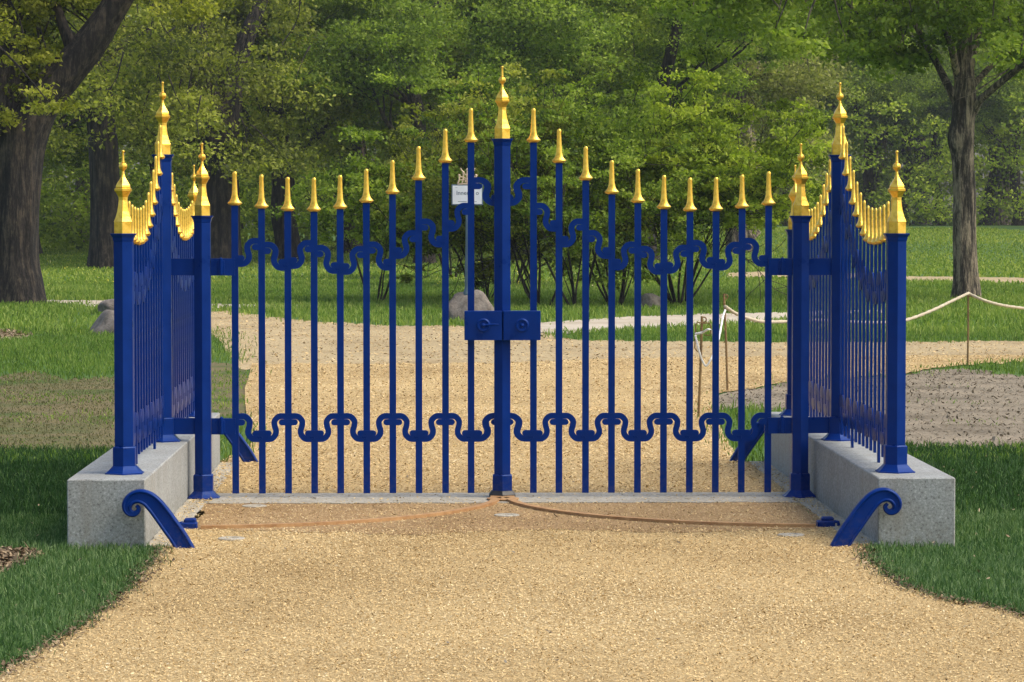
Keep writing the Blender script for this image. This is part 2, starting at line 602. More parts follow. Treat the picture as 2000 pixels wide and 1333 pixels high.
# concrete flush strips
def slab(name, x0, x1, y0, y1, z, bow=.01, seed=0):
    rng = random.Random(seed)
    pts = []
    for (ax, ay), (bx, by) in (((x0, y0), (x1, y0)), ((x1, y0), (x1, y1)), ((x1, y1), (x0, y1)), ((x0, y1), (x0, y0))):
        k = max(2, int(math.hypot(bx - ax, by - ay) / .08))
        for i in range(k):
            t = i / k
            pts.append((ax + (bx - ax) * t + rng.uniform(-bow, bow), ay + (by - ay) * t + rng.uniform(-bow, bow)))
    b = MB()
    n = len(pts)
    b.add([(x, y, z) for x, y in pts] + [(x, y, -.05) for x, y in pts], [tuple(range(n))] + [(i, n + i, n + (i + 1) % n, (i + 1) % n) for i in range(n)])
    return tag(b.obj(name, M['concrete']), kind='structure')


slab('threshold', -1.81, 1.81, -.37, .30, .018, .02, 3)
slab('pavement_strip', -1.953, -1.82, -2.72, 2.72, .016, .008, 4)
slab('pavement_strip', 1.82, 1.953, -2.72, 2.72, .016, .008, 5)

# ------------------------------------------------------------------ plinths
for s, lab in ((-1, 'long granite plinth on the left, beside the dark green lawn'), (1, 'long granite plinth on the right, beside the bare soil mound')):
    b = MB()
    b.box(-.2075, .2075, -2.73, 2.73, -.1, .37, .006)
    tag(b.obj('stone_plinth', M['granite'], None, False, (s * 2.1625, 0, 0)), lab, 'plinth', 'granite plinths under the side railings')

# ------------------------------------------------------------------ posts and finials
K = .000955
def fin_prof():
    d = [(49, 0), (49, 64), (51, 66), (40, 95), (32, 125), (27, 160), (24.5, 188), (25.5, 205), (31, 216), (40, 234), (46.5, 241), (47, 253), (39, 258), (40, 262), (38, 272), (31, 287), (21, 302), (13, 318),
         (8, 334), (6.5, 352)]
    return [(w * K / .866, z * K) for w, z in d]


def finial_mesh():
    b = MB()
    b.lathe(fin_prof(), 6)
    ball = [(6.5, 350)] + [(24 * math.sin(R(a)), 380 - 24 * math.cos(R(a))) for a in range(25, 160, 15)] + [(8, 402), (9.5, 405), (7.5, 409), (6.5, 440), (6.5, 455), (8.5, 459), (9.5, 464), (7, 470), (2, 473)]
    b.lathe([(w * K, z * K) for w, z in ball], 12)
    return b.mesh('finial', M['gold'])


FIN = finial_mesh()


def post_parts(root, x, y, z0, ztop, black=False, part='post'):
    """shaft with capital, collar and spreading foot, and a gilded finial; all hexagonal"""
    h = ztop - z0
    c = .866
    b = MB()
    b.lathe([(.050 / c, .14), (.050 / c, h - .045), (.053 / c, h - .038), (.056 / c, h - .022), (.064 / c, h - .010), (.067 / c, h - .006), (.067 / c, h)], 6)
    sh = b.obj(part, M['blue'], root, False, (x, y, z0))
    b = MB()
    b.lathe([(.060 / c, .040), (.060 / c, .142), (.055 / c, .148), (.0502 / c, .149)], 6)
    b.obj('collar', M['blue'], sh)
    b = MB()
    if black:
        b.lathe([(.081 / c, .012), (.082 / c, .024), (.066 / c, .046), (.061 / c, .049)], 6)
        b.obj('foot', M['black'], sh)
    else:
        b.lathe([(.101 / c, 0), (.101 / c, .006), (.094 / c, .008), (.078 / c, .024), (.066 / c, .038), (.0605 / c, .044)], 6)
        b.obj('foot', M['blue'], sh)
    f = link('finial', FIN, sh, (0, 0, h))
    return sh


# ------------------------------------------------------------------ bars, spear tips, scrolls
U = 1 / 314.0


def tip_mesh(wx, wy):
    d = [(6, -3.2), (11, -1.6), (14.2, 1.0), (14.3, 2.2), (12.0, 4.6), (9.2, 7.6), (7.0, 12.5), (5.7, 20), (5.0, 32), (4.5, 45), (4.2, 55), (4.4, 58), (4.2, 60.5), (2.9, 62.8), (.8, 63.6)]
    b = MB()
    b.lathe([(w * U, z * U) for w, z in d], 14, -90, wx, wy)
    return b.mesh('spear_tip', M['gold'], True)


TIP_GATE = tip_mesh(1.0, .62)
TIP_WING = tip_mesh(1.0, .62)
HS = (26.0 - 5.0)


def s_mesh(depth, ratio=1.0, flip=False):
    """one S of the running scroll: from a high bar at x=0 down to a low bar at x=D"""
    pts = [(0, 0), (10.8, 1.6), (20.0, 0), (27.0, -8.2), (26.6, -18), (24.2, -26.5), (25.5, -35), (32, -42), (41, -43.6), (51.2, -42.5)]
    k = U * ratio
    c = spline(pts, 6)
    sx = -1 if flip else 1
    b = MB()
    b.ribbon([(sx * x * k, z * U) for x, z in c], 5.7 * U, -depth, depth)
    for (xa, xb, zz) in ((0, 12.6, -10.6), (51.2, 38.6, -32.4)):
        d2 = depth + .0015
        ang = [R(a) for a in range(-90, 91, 15)]
        e = 1 if xb > xa else -1
        ring = [(xa, zz - 5.9)] + [(xb + e * 5.9 * math.cos(a), zz + 5.9 * math.sin(a)) for a in ang] + [(xa, zz + 5.9)]
        ring = [(sx * x * k, z * U) for x, z in ring]
        n = len(ring)
        b.add([(x, -d2, z) for x, z in ring] + [(x, d2, z) for x, z in ring],
              [tuple(range(n)), tuple(range(2 * n - 1, n - 1, -1))] + [(i, n + i, n + (i + 1) % n, (i + 1) % n) for i in range(n)])
    me = b.mesh('scroll', M['blue'])
    return me


S_R = s_mesh(.008)
S_L = s_mesh(.008, 1.0, True)
WP = 2.36 / 15
S_WR = s_mesh(.0055, WP / (51.2 * U))
S_WL = s_mesh(.0055, WP / (51.2 * U), True)


def bar(root, x, z0, z1, depth, tip, hw=.0207):
    b = MB()
    b.box(-hw, hw, -depth, depth, z0, z1)
    o = b.obj('bar', M['blue'], root, False, (x, 0, 0))
    link('spear_tip', tip, o, (0, 0, z1 - .004))
    return o


def zy(y):
    return (978 - y) * U


junc = [276, 316, 350, 377, 394, 406, 411, 410, 405, 399]           # from the centre outwards
offs = [61, 111, 163, 214, 265, 316, 367, 418, 469, 521]
up_hi = [(1, 447, 1), (2, 434.6, 0), (3, 458, 1), (4, 480, 0)]
# upper scrolls as (bar a, bar b, y of the high end, which bar is high); bar 0 is the meeting post
UP = [(0, 1, 354, 1), (1, 2, 404, 1), (2, 3, 434.6, 3), (3, 4, 457, 3), (4, 5, 479.5, 5), (5, 6, 488, 5), (6, 7, 486, 7), (7, 8, 476.5, 7), (8, 9, 480, 9), (9, 10, 472.5, 9)]
LOWROW = [(i, i + 1, 814.7, i if i % 2 == 0 else i + 1) for i in range(10)]


def gate_leaf(sgn, label):
    hx = sgn * 1.86
    root = empty('gate_leaf', (hx, 0, 0))
    tag(root, label, 'gate', 'two leaves of the drive gate')
    X = [0.0] + [sgn * o * U for o in offs]
    for i in range(10):
        bar(root, X[i + 1] - hx, .043, zy(junc[i] - 1), .007, TIP_GATE)
    for rows in (UP, LOWROW):
        for (a, c, yh, hi) in rows:
            lo = c if hi == a else a
            right = X[lo] > X[hi]
            o = link('scroll', S_R if right else S_L, root, (X[hi] - hx, 0, zy(yh)))
            o.scale.x = abs(X[lo] - X[hi]) / (51.2 * U)
    # arms to the hinge post
    xin = X[10] - hx
    for z0, z1 in ((1.400, 1.506), (.412, .512)):
        b = MB()
        xa, xb = sorted((xin, -sgn * .052))
        b.box(xa, xb, -.015, .015, z0, z1)
        arm = b.obj('hinge_arm', M['blue'], root)
        b = MB()
        b.box(-.022, .022, -.024, .024, z0 + .012, z1 - .012, .004)
        b.lathe([(.012, 0), (.012, .1), (.004, .108)], 10, cz=z0 + .004, cy=-.022)
        b.obj('hinge_knuckle', M['blue'], arm, False, (-sgn * .115, 0, 0))
    # lock box
    xa, xb = sorted((X[0] + sgn * .004, X[0] + sgn * .236))
    b = MB()
    b.box(xa - hx, xb - hx, -.092, -.030, zy(664), zy(607), .003)
    lk = b.obj('lock_box', M['blue'], root)
    cx = (-.119 if sgn < 0 else .121) - hx
    b = MB()
    prof = [(.044, 0), (.044, .004), (.036, .010), (.030, .009), (.026, .004), (.014, .003), (.011, .010), (.009, .016), (.003, .020)]
    vs, fs = [], []
    nn = 24
    for r, h in prof:
        for k in range(nn):
            a = 2 * math.pi * k / nn
            vs.append((cx + r * math.cos(a), -.092 - h, zy(635) + r * math.sin(a)))
    for j in range(len(prof) - 1):
        for k in range(nn):
            a, c = j * nn + k, j * nn + (k + 1) % nn
            fs.append((a, c, c + nn, a + nn))
    fs.append(tuple((len(prof) - 1) * nn + k for k in range(nn)))
    b.add(vs, fs)
    b.obj('rosette', M['blue'], lk)
    if sgn < 0:
        b = MB()
        b.tube([(cx + .012, -.112, zy(634)), (cx + .07, -.116, zy(633)), (cx + .094, -.112, zy(633))], [.006, .006, .005], 8)
        b.obj('handle', M['blue'], lk)
        post_parts(root, 0 - hx, 0, .012, 2.248, True, 'meeting_post')
    return root


gate_leaf(-1, 'left leaf of the blue gate, carrying the tall middle post and latch lever')
gate_leaf(1, 'right leaf of the blue gate, its lock box without a lever')

# hinge posts with their ties to the side railing
for sgn, lab in ((-1, 'blue hexagonal gate post with gilded finial, beside the left plinth'), (1, 'blue hexagonal gate post with gilded finial, beside the right plinth')):
    root = empty('gate_post', (sgn * 1.86, 0, .016))
    tag(root, lab, 'gate post', 'hinge posts of the gate')
    post_parts(root, 0, 0, 0, 1.755, False, 'shaft')
    for z0, z1 in ((1.385, 1.490), (.398, .498)):
        xa, xb = sorted((sgn * .045, sgn * .196))
        MB().box(xa, xb, -.018, .018, z0, z1).obj('tie_bar', M['blue'], root)

# ------------------------------------------------------------------ side railings on the plinths
tops = [2.332, 2.229, 2.136, 2.051, 1.979, 1.913, 1.866, 1.835, 1.823, 1.820, 1.826, 1.838, 1.856, 1.880]
for sgn, lab in ((-1, 'blue spear railing with three posts, standing on the left plinth'), (1, 'blue spear railing with three posts, standing on the right plinth')):
    root = empty('railing', (sgn * 2.102, 0, .37), R(90))
    tag(root, lab, 'railing', 'side railings flanking the gate')
    post_parts(root, 0, 0, 0, 2.149 - .37)
    for e in (-1, 1):
        p = post_parts(root, e * 2.36, 0, 0, 1.675 - .37)
    for sh in root.children:
        sh.rotation_euler.z = R(-90)
    for e in (-1, 1):
        for i, zt in enumerate(tops):
            z0 = .045 if i not in (3, 10) else .001
            bar(root, e * WP * (i + 1), z0, zt - .37 - 63.6 * U, .0068, TIP_WING, .0195)
            if True:
                zhi = zt - .37 - .46
        for i in range(15):
            hi, lo = (i, i + 1) if i % 2 == 1 else (i + 1, i)
            za = tops[min(max(i - 1, 0), 13)] - .37
            zb = tops[min(i, 13)] - .37
            zc = (za + zb) / 2
            for zz in (.66 - .37 - .02, zc - .40):
                xh, xl = e * WP * hi, e * WP * lo
                link('scroll', S_WR if xl > xh else S_WL, root, (xh, 0, zz))

# ------------------------------------------------------------------ scroll shaped wheel guards
gpts = [(858, 1215, 50), (800, 1115, 51), (748, 1040, 51), (700, 972, 50), (655, 915, 47), (612, 876, 42), (562, 860, 36), (517, 872, 29), (489, 902, 24), (484, 934, 20), (499, 960, 16), (527, 968, 13), (551, 953, 10), (555, 930, 8), (540, 917, 6)]


def guard_meshes():
    sc = 1 / 1171.0
    c = spline([((x - 858) * sc, (1195 - y) * sc, w * sc) for x, y, w in gpts], 5)
    xz, hw = c[:, :2], c[:, 2]
    t = np.gradient(xz, axis=0)
    t /= np.linalg.norm(t, axis=1)[:, None]
    nrm = np.stack([-t[:, 1], t[:, 0]], 1)
    body = MB().ribbon(xz, hw * .92, -.020, .020)
    rim = MB()
    for e in (1, -1):
        q = xz + nrm * (hw * .86)[:, None] * e
        rim.tube([(p[0], 0, p[1]) for p in q], np.minimum(.0125, hw * .55 + .002), 10, True, 2.3)
    # raised rib down the middle of the channel
    return body.mesh('guard_body', M['blue'], False), rim.mesh('rim', M['blue'], True)


GB, GR = guard_meshes()
for sx_, sy_, lab in ((-1, -1, 'front left blue scroll guard, curling over the corner of the plinth'), (1, -1, 'front right blue scroll guard, curling over the corner of the plinth'),
                      (-1, 1, 'rear left blue scroll guard, seen low behind the gate bars'), (1, 1, 'rear right blue scroll guard, seen low behind the gate bars')):
    root = empty('scroll_guard', (sx_ * (1.725 if sx_ < 0 else 1.725), sy_ * 2.80, 0))
    root.scale.x = -sx_
    tag(root, lab, 'wheel guard', 'scroll guards at the plinth ends')
    link('guard_body', GB, root)
    link('rim', GR, root)

# ------------------------------------------------------------------ curved rails, stops and ground caps
for sgn, lab in ((-1, 'rusty flush rail curving to the left from the middle post'), (1, 'rusty flush rail curving to the right from the middle post')):
    b = MB()
    n = 40
    ri, ro = 1.815, 1.860
    vs, fs = [], []
    for i in range(n + 1):
        a = R(-2 - 84 * i / n)
        w = .5 + .5 * max(0, 1 - i / 5)
        for (r, z) in ((ri - .03 * max(0, 1 - i / 5), 0), (ri - .03 * max(0, 1 - i / 5), .030), (ro, .030), (ro, 0)):
            vs.append((sgn * (-1.86 + r * math.cos(a)) * -1 * -1 if False else -sgn * (1.86 - r * math.cos(a)) * -1, r * math.sin(a), z))
    for i in range(n):
        for k in range(3):
            a = i * 4 + k
            fs.append((a, a + 1, a + 5, a + 4))
    fs.append((0, 1, 2, 3))
    b.add([(x, y, z + .002) for x, y, z in vs], fs)
    o = b.obj('gate_rail', M['rust'])
    tag(o, lab, 'gate rail', 'curved guide rails of the gate')

b = MB()
b.lathe([(.10, 0), (.10, .004), (.085, .007), (.04, .008)], 20, sy=1.1)
tag(b.obj('floor_plate', M['rust'], None, False, (0, -.19, .024)), 'small orange rusted floor plate under the foot of the middle post', 'floor plate')

for sgn, lab in ((-1, 'small blue hinged catch at the end of the left rail'), (1, 'small blue hinged catch at the end of the right rail')):
    root = empty('gate_catch', (sgn * 1.80, -1.78, .012))
    tag(root, lab, 'gate catch', 'catches that hold the open gate')
    b = MB()
    b.box(-.055, .045, -.045, .045, .0, .034, .006)
    b.obj('housing', M['blue'], root)
    b = MB()
    b.box(-.030, .040, -.03, .03, .034, .056, .008)
    b.tube([(sgn * .040, -.03, .03), (sgn * .062, -.035, .028), (sgn * .066, -.035, .008)], .010, 8)
    b.obj('latch_tongue', M['blue'], root)

for (px, py, lab) in ((497, 994, 'pale round ground cap just before the left end of the threshold'), (452, 1058, 'pale round ground cap beside the left scroll guard'),
                      (990, 1012, 'pale round ground cap right in front of the middle post'), (1545, 1051, 'pale round ground cap beside the right scroll guard')):
    x, y = G(px, py)
    b = MB()
    b.lathe([(.075, 0), (.075, .006), (.070, .009), (.040, .009), (.038, .006), (.002, .006)], 24)
    tag(b.obj('ground_cap', M['concrete'], None, False, (x, y, .012)), lab, 'ground cap', 'ground caps around the gate')

# ------------------------------------------------------------------ boulders
def boulder(px, py, wpx, hpx, lab, seed, yaw=0, cat='boulder'):
    x, y = G(px, py)
    k = ppm(y)
    rng = np.random.default_rng(seed)
    import bmesh
    bm = bmesh.new()
    bmesh.ops.create_icosphere(bm, subdivisions=4, radius=1.0)
    dirs = rng.normal(size=(9, 3))
    dirs /= np.linalg.norm(dirs, axis=1)[:, None]
    cut = rng.uniform(.62, .9, 9)
    fr = rng.normal(size=(5, 3)) * 2.2
    for v in bm.verts:
        p = np.array(v.co)
        for d, c in zip(dirs, cut):
            e = p @ d
            if e > c:
                p = p - d * (e - c) * .85
        p = p * (1 + .025 * sum(math.sin(f @ p * 1.7 + i) for i, f in enumerate(fr)))
        p[2] = math.copysign(abs(p[2]) ** .7, p[2])
        p = p * (1 + .05 * math.sin(p[0] * 4 + seed) * math.sin(p[1] * 3.1))
        v.co = p
    for f in bm.faces:
        f.smooth = True
    me = bpy.data.meshes.new('boulder')
    bm.to_mesh(me)
    bm.free()
    me.materials.append(M['boulder'])
    o = link('boulder', me, None, (x, y, 0))
    o.scale = (wpx / k / 1.75, wpx / k / 1.9, hpx / k / .88)
    o.rotation_euler.z = yaw
    tag(o, lab, cat, 'boulders on the lawns')
    return o


BO = boulder(920, 628, 90, 52, 'large pale boulder that carries the sign post', 5, .4)
boulder(236, 652, 122, 44, 'broad brown boulder in the grass, the nearer one behind the left railing', 8, 1.0)
boulder(228, 614, 78, 27, 'small rounded grey boulder on the edge of the footpath', 11, .2)
boulder(1266, 600, 44, 27, 'low round boulder on the lawn between two shrubs', 14, .7)

# ------------------------------------------------------------------ sign on its post
sy = BO.location.y
sk = ppm(sy)
sx0 = P(913, 400, sy)[0]
root = empty('sign_post', (sx0, sy - .02, 0))
tag(root, 'slim blue-grey sign post with white notice board, standing on the large boulder', 'sign post')


def sz(y):
    return float(P(913, y, sy)[2])


b = MB()
b.lathe([(.075, sz(582)), (.075, sz(573)), (.060, sz(568)), (.050, sz(563)), (.046, sz(556)), (.050, sz(553)), (.046, sz(549)), (.046, sz(545)), (.050, sz(542)), (.046, sz(538)), (.046, sz(534)),
         (.050, sz(531)), (.044, sz(528)), (.050, sz(522)), (.044, sz(515)), (.040, sz(500)), (.035, sz(480)), (.033, sz(440)), (.030, sz(398))], 14)
b.obj('post', M['slate'], root, True)
b = MB()
xa, xb = P(884, 380, sy)[0] - sx0, P(941, 380, sy)[0] - sx0
za, zb = sz(399), sz(363)
b.box(xa - .02, xb + .02, -.015, .030, za - .02, zb + .02, .004)
brd = b.obj('board_frame', M['slate'], root)
b = MB()
b.box(xa, xb, -.022, -.0155, za, zb)
pl = b.obj('notice', M['plate'], brd)


def text(s, x, z, size, parent, name='lettering'):
    cu = bpy.data.curves.new(name, 'FONT')
    cu.body = s
    cu.size = size
    cu.extrude = .0008
    cu.align_x = 'LEFT'
    cu.materials.append(M['ink'])
    tmp = bpy.data.objects.new('tmp', cu)
    COL.objects.link(tmp)
    me = bpy.data.meshes.new_from_object(tmp.evaluated_get(bpy.context.evaluated_depsgraph_get()))
    bpy.data.objects.remove(tmp)
    me.name = name
    o = link(name, me, parent, (x, -.0235, z))
    o.rotation_euler = (R(90), 0, 0)
    return o


t1 = text('Inner', P(891, 380, sy)[0] - sx0, sz(381), .100, pl)
t2 = text('o', P(929, 380, sy)[0] - sx0, sz(381), .100, pl)
b = MB()
b.box(P(894, 1, sy)[0] - sx0, P(911, 1, sy)[0] - sx0, -.0232, -.0222, sz(394.6), sz(393.6))
b.box(P(926, 1, sy)[0] - sx0, P(931, 1, sy)[0] - sx0, -.0232, -.0222, sz(394.6), sz(393.9))
b.box(P(889, 1, sy)[0] - sx0, P(893, 1, sy)[0] - sx0, -.0232, -.0222, sz(367.4), sz(366.8))
b.obj('small_print', M['ink'], pl)
# openwork carved crest above the board
b = MB()
def cp(px, py):
    return (P(px, py, sy)[0] - sx0, 0, sz(py))
b.tube([cp(893, 361), cp(913, 359.5), cp(934, 361)], .018, 8)
for ax, ay, bx, by, r in ((894, 359, 897, 345, .014), (932, 359, 930, 345, .014), (897, 345, 913, 352, .013), (930, 345, 913, 352, .013), (902, 359, 905, 340, .014), (925, 359, 922, 340, .014),
                          (905, 340, 913, 346, .014), (922, 340, 913, 346, .014), (913, 360, 913, 334, .016), (898, 352, 929, 352, .011), (904, 340, 900, 332, .012), (923, 340, 927, 332, .012)):
    mx, my = (ax + bx) / 2 + (1.5 if ax < 913 else -1.5), (ay + by) / 2 - 1
    b.tube(spline([cp(ax, ay), cp(mx, my), cp(bx, by)], 4), r, 7)
for qx, qy, r in ((897, 343, .022), (905, 337, .022), (913, 332, .026), (922, 337, .022), (930, 343, .022), (900, 330, .014), (927, 330, .014), (909, 355, .020), (918, 355, .020)):
    p = cp(qx, qy)
    b.lathe([(r * math.sin(R(a)), -r * math.cos(R(a))) for a in (5, 40, 70, 100, 135, 175)], 8, cx=p[0], cz=p[2])
b.obj('crest', M['crest'], root, True)

# ------------------------------------------------------------------ rods and rope
def rod(bx, by, tx, ty, lab, r=.011, hook=True):
    x, y = G(bx, by)
    root = empty('rope_stake', (x, y, 0))
    tp = P(tx, ty, y)
    top = np.array((tp[0] - x, 0, tp[2]))
    b = MB()
    b.tube([(-top[0] * .08, 0, -.08), (0, 0, 0), tuple(top * .5 + np.array((.004, 0, 0))), tuple(top)], r, 8)
    for j in range(int(top[2] / .035)):
        q = top * (j + .5) * .035 / top[2]
        b.lathe([(r * 1.0, 0), (r * 1.22, .004), (r * 1.0, .009)], 8, cx=q[0], cz=q[2])
    b.obj('rod', M['rod'], root)
    b = MB()
    loop = [top + np.array((.0 + .022 * math.cos(a) + .016, 0, -.03 + .022 * math.sin(a))) for a in np.linspace(R(180), R(520), 14)]
    b.tube(loop, r * .55, 6)
    b.obj('eyelet', M['rod'], root)
    tag(root, lab, 'rope stake', 'rusty stakes of the rope barrier')
    return np.array((x, y, 0)) + top


e1 = rod(1890, 715, 1891, 571, 'rusty stake with rope peaking at its tip, in front of the lawn tree')
e2 = rod(1421, 766, 1414, 574, 'rusty stake seen between gate bars, the taller with rope and white tape')
e3 = rod(1364, 818, 1371, 618, 'rusty stake seen between gate bars, the one with a wire bracket')


def rope(pts, r, lab, name='rope', mat='rope', cat='rope', seed=1, sq=1.0):
    c = spline(pts, 10)
    rng = np.random.default_rng(seed)
    b = MB()
    ph = np.arange(len(c))
    b.tube(c, r * (1 + .16 * np.sin(ph * 2.1)), 7, True, sq)
    return tag(b.obj(name, M[mat], None, True), lab, cat, None)


def between(a, b_, pxs):
    """points of the line of sight at px, py, at the depth between two stakes"""
    out = []
    for px, py in pxs:
        # depth by the fraction of the way in x
        lo = None
        for k in range(60):
            t = k / 59
            Y = a[1] + (b_[1] - a[1]) * t
            p = P(px, py, Y)
            ex = a[0] + (b_[0] - a[0]) * t
            d = abs(p[0] - ex)
            if lo is None or d < lo[0]:
                lo = (d, p)
        out.append(lo[1])
    return out


a2 = P(1416, 599, e2[1]) + np.array((0, -.02, 0))
a1 = P(1891, 573, e1[1]) + np.array((0, -.02, 0))
rope([a2] + between(e2, e1, [(1440, 614), (1480, 627), (1520, 629), (1600, 626), (1680, 630), (1740, 630), (1775, 624), (1820, 607), (1860, 588)]) + [a1], .018,
     'pale sagging rope from the tape stake past the right railing to the far stake', seed=3)
far = G(2300, 700)
e4 = np.array((far[0], far[1], .9))
rope([a1 + np.array((0, .0, -.004))] + [P(px, py, e1[1] + 1.0 * i) for i, (px, py) in enumerate([(1925, 588), (1960, 597), (2005, 603), (2060, 607), (2150, 604), (2250, 590)])], .018,
     'pale rope running right from the far stake out of the picture', seed=4)
# white tape between the two near stakes, with its loose end
a3 = P(1370, 650, e3[1])
rope([a2 + np.array((0, -.03, -.03))] + between(e2, e3, [(1412, 620), (1403, 665), (1396, 668)]) + [P(1388, 644, e3[1] - .02), P(1372, 650, e3[1] - .03), P(1357, 653, e3[1] - .02)], .011,
     'white barrier tape strung from the taller stake down to the bracket stake', 'barrier_tape', 'tape', 'tape', 5, .35)
rope([P(1358, 655, e3[1] - .03), P(1362, 672, e3[1] - .04), P(1366, 688, e3[1] - .04), P(1371, 703, e3[1] - .03), P(1379, 715, e3[1] - .02), P(1388, 703, e3[1] - .02), P(1392, 694, e3[1])], .009,
     'loose twisted tape end hanging from the bracket stake', 'barrier_tape', 'tape', 'tape', 6, .4)
wb = MB()
q = [(1373, 632), (1385, 631), (1388, 636), (1388, 652), (1384, 656), (1376, 654)]
wb.tube([P(x, y, e3[1] - .012) for x, y in [(1371, 631), (1362, 630), (1359, 634), (1357, 680), (1362, 687), (1369, 689)]], .0055, 7)
wb.tube([P(x, y, e3[1] - .012) for x, y in q], .0055, 7)
tag(wb.obj('wire_bracket', M['rod']), 'dark bent wire bracket hooked on the nearer rusty stake', 'wire bracket')

# ------------------------------------------------------------------ foliage
def leaf_quads(C, size, rng, up=.7):
    n = len(C)
    nr = rng.normal(size=(n, 3)) + np.array((0, 0, up))
    nr /= np.linalg.norm(nr, axis=1)[:, None]
    u = np.cross(nr, rng.normal(size=(n, 3)))
    u /= np.linalg.norm(u, axis=1)[:, None] + 1e-9
    v = np.cross(nr, u)
    s = size * rng.uniform(.6, 1.35, n)[:, None]
    a = C + u * s * .62
    b = C + v * s * .36 + nr * s * .10
    c = C - u * s * .62
    d = C - v * s * .36 + nr * s * .10
    return np.stack([a, b, c, d], 1).reshape(-1, 3)


def blobs_to_leaves(B, per_blob, size, rng, clusters=12, cl_r=.31, tbias=0.0):
    """B: (n, 5) blob centres x y z, radius, tint"""
    Cs, T = [], []
    for x, y, z, r, t in B:
        k = max(3, int(clusters * min(1.6, (r / 1.3) ** 2 + .3)))
        d = rng.normal(size=(k, 3))
        d /= np.linalg.norm(d, axis=1)[:, None]
        rr = r * rng.uniform(.25, 1, k) ** .5
        cc = np.array((x, y, z)) + d * rr[:, None] * np.array((1, 1, .62))
        m = max(4, per_blob // k)
        for q in cc:
            L = q + rng.normal(size=(m, 3)) * np.array((1, 1, .42)) * cl_r * r
            Cs.append(L)
            T.append(np.clip(t + tbias + rng.normal() * .15 + rng.normal(size=m) * .15, 0, 1))
    C = np.concatenate(Cs)
    return leaf_quads(C, size, rng), np.concatenate(T)


def branch_set(rng, start, dirv, length, r0, depth, out, tips, up=.15, kink=.22):
    n = 6
    p = np.array(start, float)
    d = np.array(dirv, float)
    d /= np.linalg.norm(d)
    pts, rad = [p.copy()], [r0]
    for i in range(n):
        d = d + rng.normal(size=3) * kink * .5 + np.array((0, 0, up * .25))
        d /= np.linalg.norm(d)
        p = p + d * length / n
        pts.append(p.copy())
        rad.append(r0 * (1 - .78 * (i + 1) / n))
        if depth > 0 and i >= 2:
            for s in range(1 if rng.random() < .8 else 2):
                dd = d + rng.normal(size=3) * .75
                branch_set(rng, p, dd, length * rng.uniform(.42, .62), rad[-1] * .62, depth - 1, out, tips, up, kink)
    out.append((pts, rad))
    tips.append((pts[-1], length))


def trunk_mesh(name, limbs, mat, sides=12, flare=True, seed=0):
    rng = np.random.default_rng(seed)
    b = MB()
    for pts, rad in limbs:
        big = max(rad) > .12
        c = np.array(pts, float)
        rr = np.array(rad, float)
        if big and len(c) > 2:
            cr = spline(np.column_stack([c, rr]), 5)
            c, rr = cr[:, :3], np.maximum(cr[:, 3], .01)
            n = sides
        else:
            n = 5 if max(rad) < .05 else 7
        o = len(b.v)
        b.tube(c, rr, n, False)
        if big:                         # ribbed bark and buttressed foot
            ph = rng.uniform(0, 6.28, 3)
            for i in range(o, len(b.v)):
                j, k = divmod(i - o, n)
                a = 2 * math.pi * k / n
                ctr = c[j]
                h = c[j][2]
                w = 1 + .06 * math.sin(3 * a + ph[0] + h * .3) + (.045 * math.sin(7 * a + ph[1] + h * .9) + .03 * math.sin(11 * a + ph[2] - h * 1.7) if n > 20 else .03 * math.sin(5 * a + ph[1] + h))
                v = np.array(b.v[i])
                b.v[i] = tuple(ctr + (v - ctr) * w)
    return b.mesh(name, mat, True)


def gen_tree(seed, H, r0, cb, cr, n_blobs, leaves, size, matleaf, bark, lean=0.0, skirt=.5, nlimb=5):
    """returns (trunk mesh, crown mesh): a park tree H tall, crown from cb upwards with radius cr"""
    rng = np.random.default_rng(seed)
    limbs, tips = [], []
    fork = H * rng.uniform(.28, .38)
    tr = [(0, 0, -.3), (0, 0, .15), (0.02, 0, .8)]
    rd = [r0 * 1.75, r0 * 1.35, r0 * 1.02]
    p = np.array((0, 0, .8))
    for i in range(4):
        p = p + np.array((rng.normal() * .12 + lean, rng.normal() * .12, (fork - .8) / 4))
        tr.append(tuple(p))
        rd.append(r0 * (1 - .06 * i))
    top = p.copy()
    q = p.copy()
    for i in range(4):
        q = q + np.array((rng.normal() * .3, rng.normal() * .3, (H * .9 - fork) / 4))
        tr.append(tuple(q))
        rd.append(r0 * (.7 - .17 * i))
    limbs.append((tr, rd))
    for k in range(nlimb):
        a = 2 * math.pi * (k + rng.uniform(0, .6)) / nlimb
        zz = rng.uniform(.72, 1.5)
        base = top * min(1, zz) if zz < 1 else top + (q - top) * (zz - 1)
        base = base.copy()
        branch_set(rng, base, (math.cos(a), math.sin(a), rng.uniform(.25, .9)), cr * rng.uniform(.8, 1.1), r0 * rng.uniform(.28, .48), 2, limbs, tips)
    cz = (cb + H) / 2
    hz = (H - cb) / 2
    B = []
    for (tp, L) in tips:
        if tp[2] > cb * .7:
            B.append((*tp, rng.uniform(.7, 1.2), rng.uniform(.3, .7)))
    while len(B) < n_blobs:
        d = rng.normal(size=3)
        d /= np.linalg.norm(d)
        rr = rng.uniform(.35, 1) ** .45
        x, y, z = d * rr
        if z < 0:
            x, y = x * (1 + skirt * .3), y * (1 + skirt * .3)
        B.append((x * cr, y * cr, cz + z * hz, rng.uniform(.8, 1.5), np.clip(rng.normal(.5 + .12 * z, .19), 0, 1)))
    V, T = blobs_to_leaves(B, leaves // len(B), size, rng)
    return trunk_mesh('trunk', limbs, bark, 12, seed=seed), big_mesh('crown', V, 4, matleaf, T)


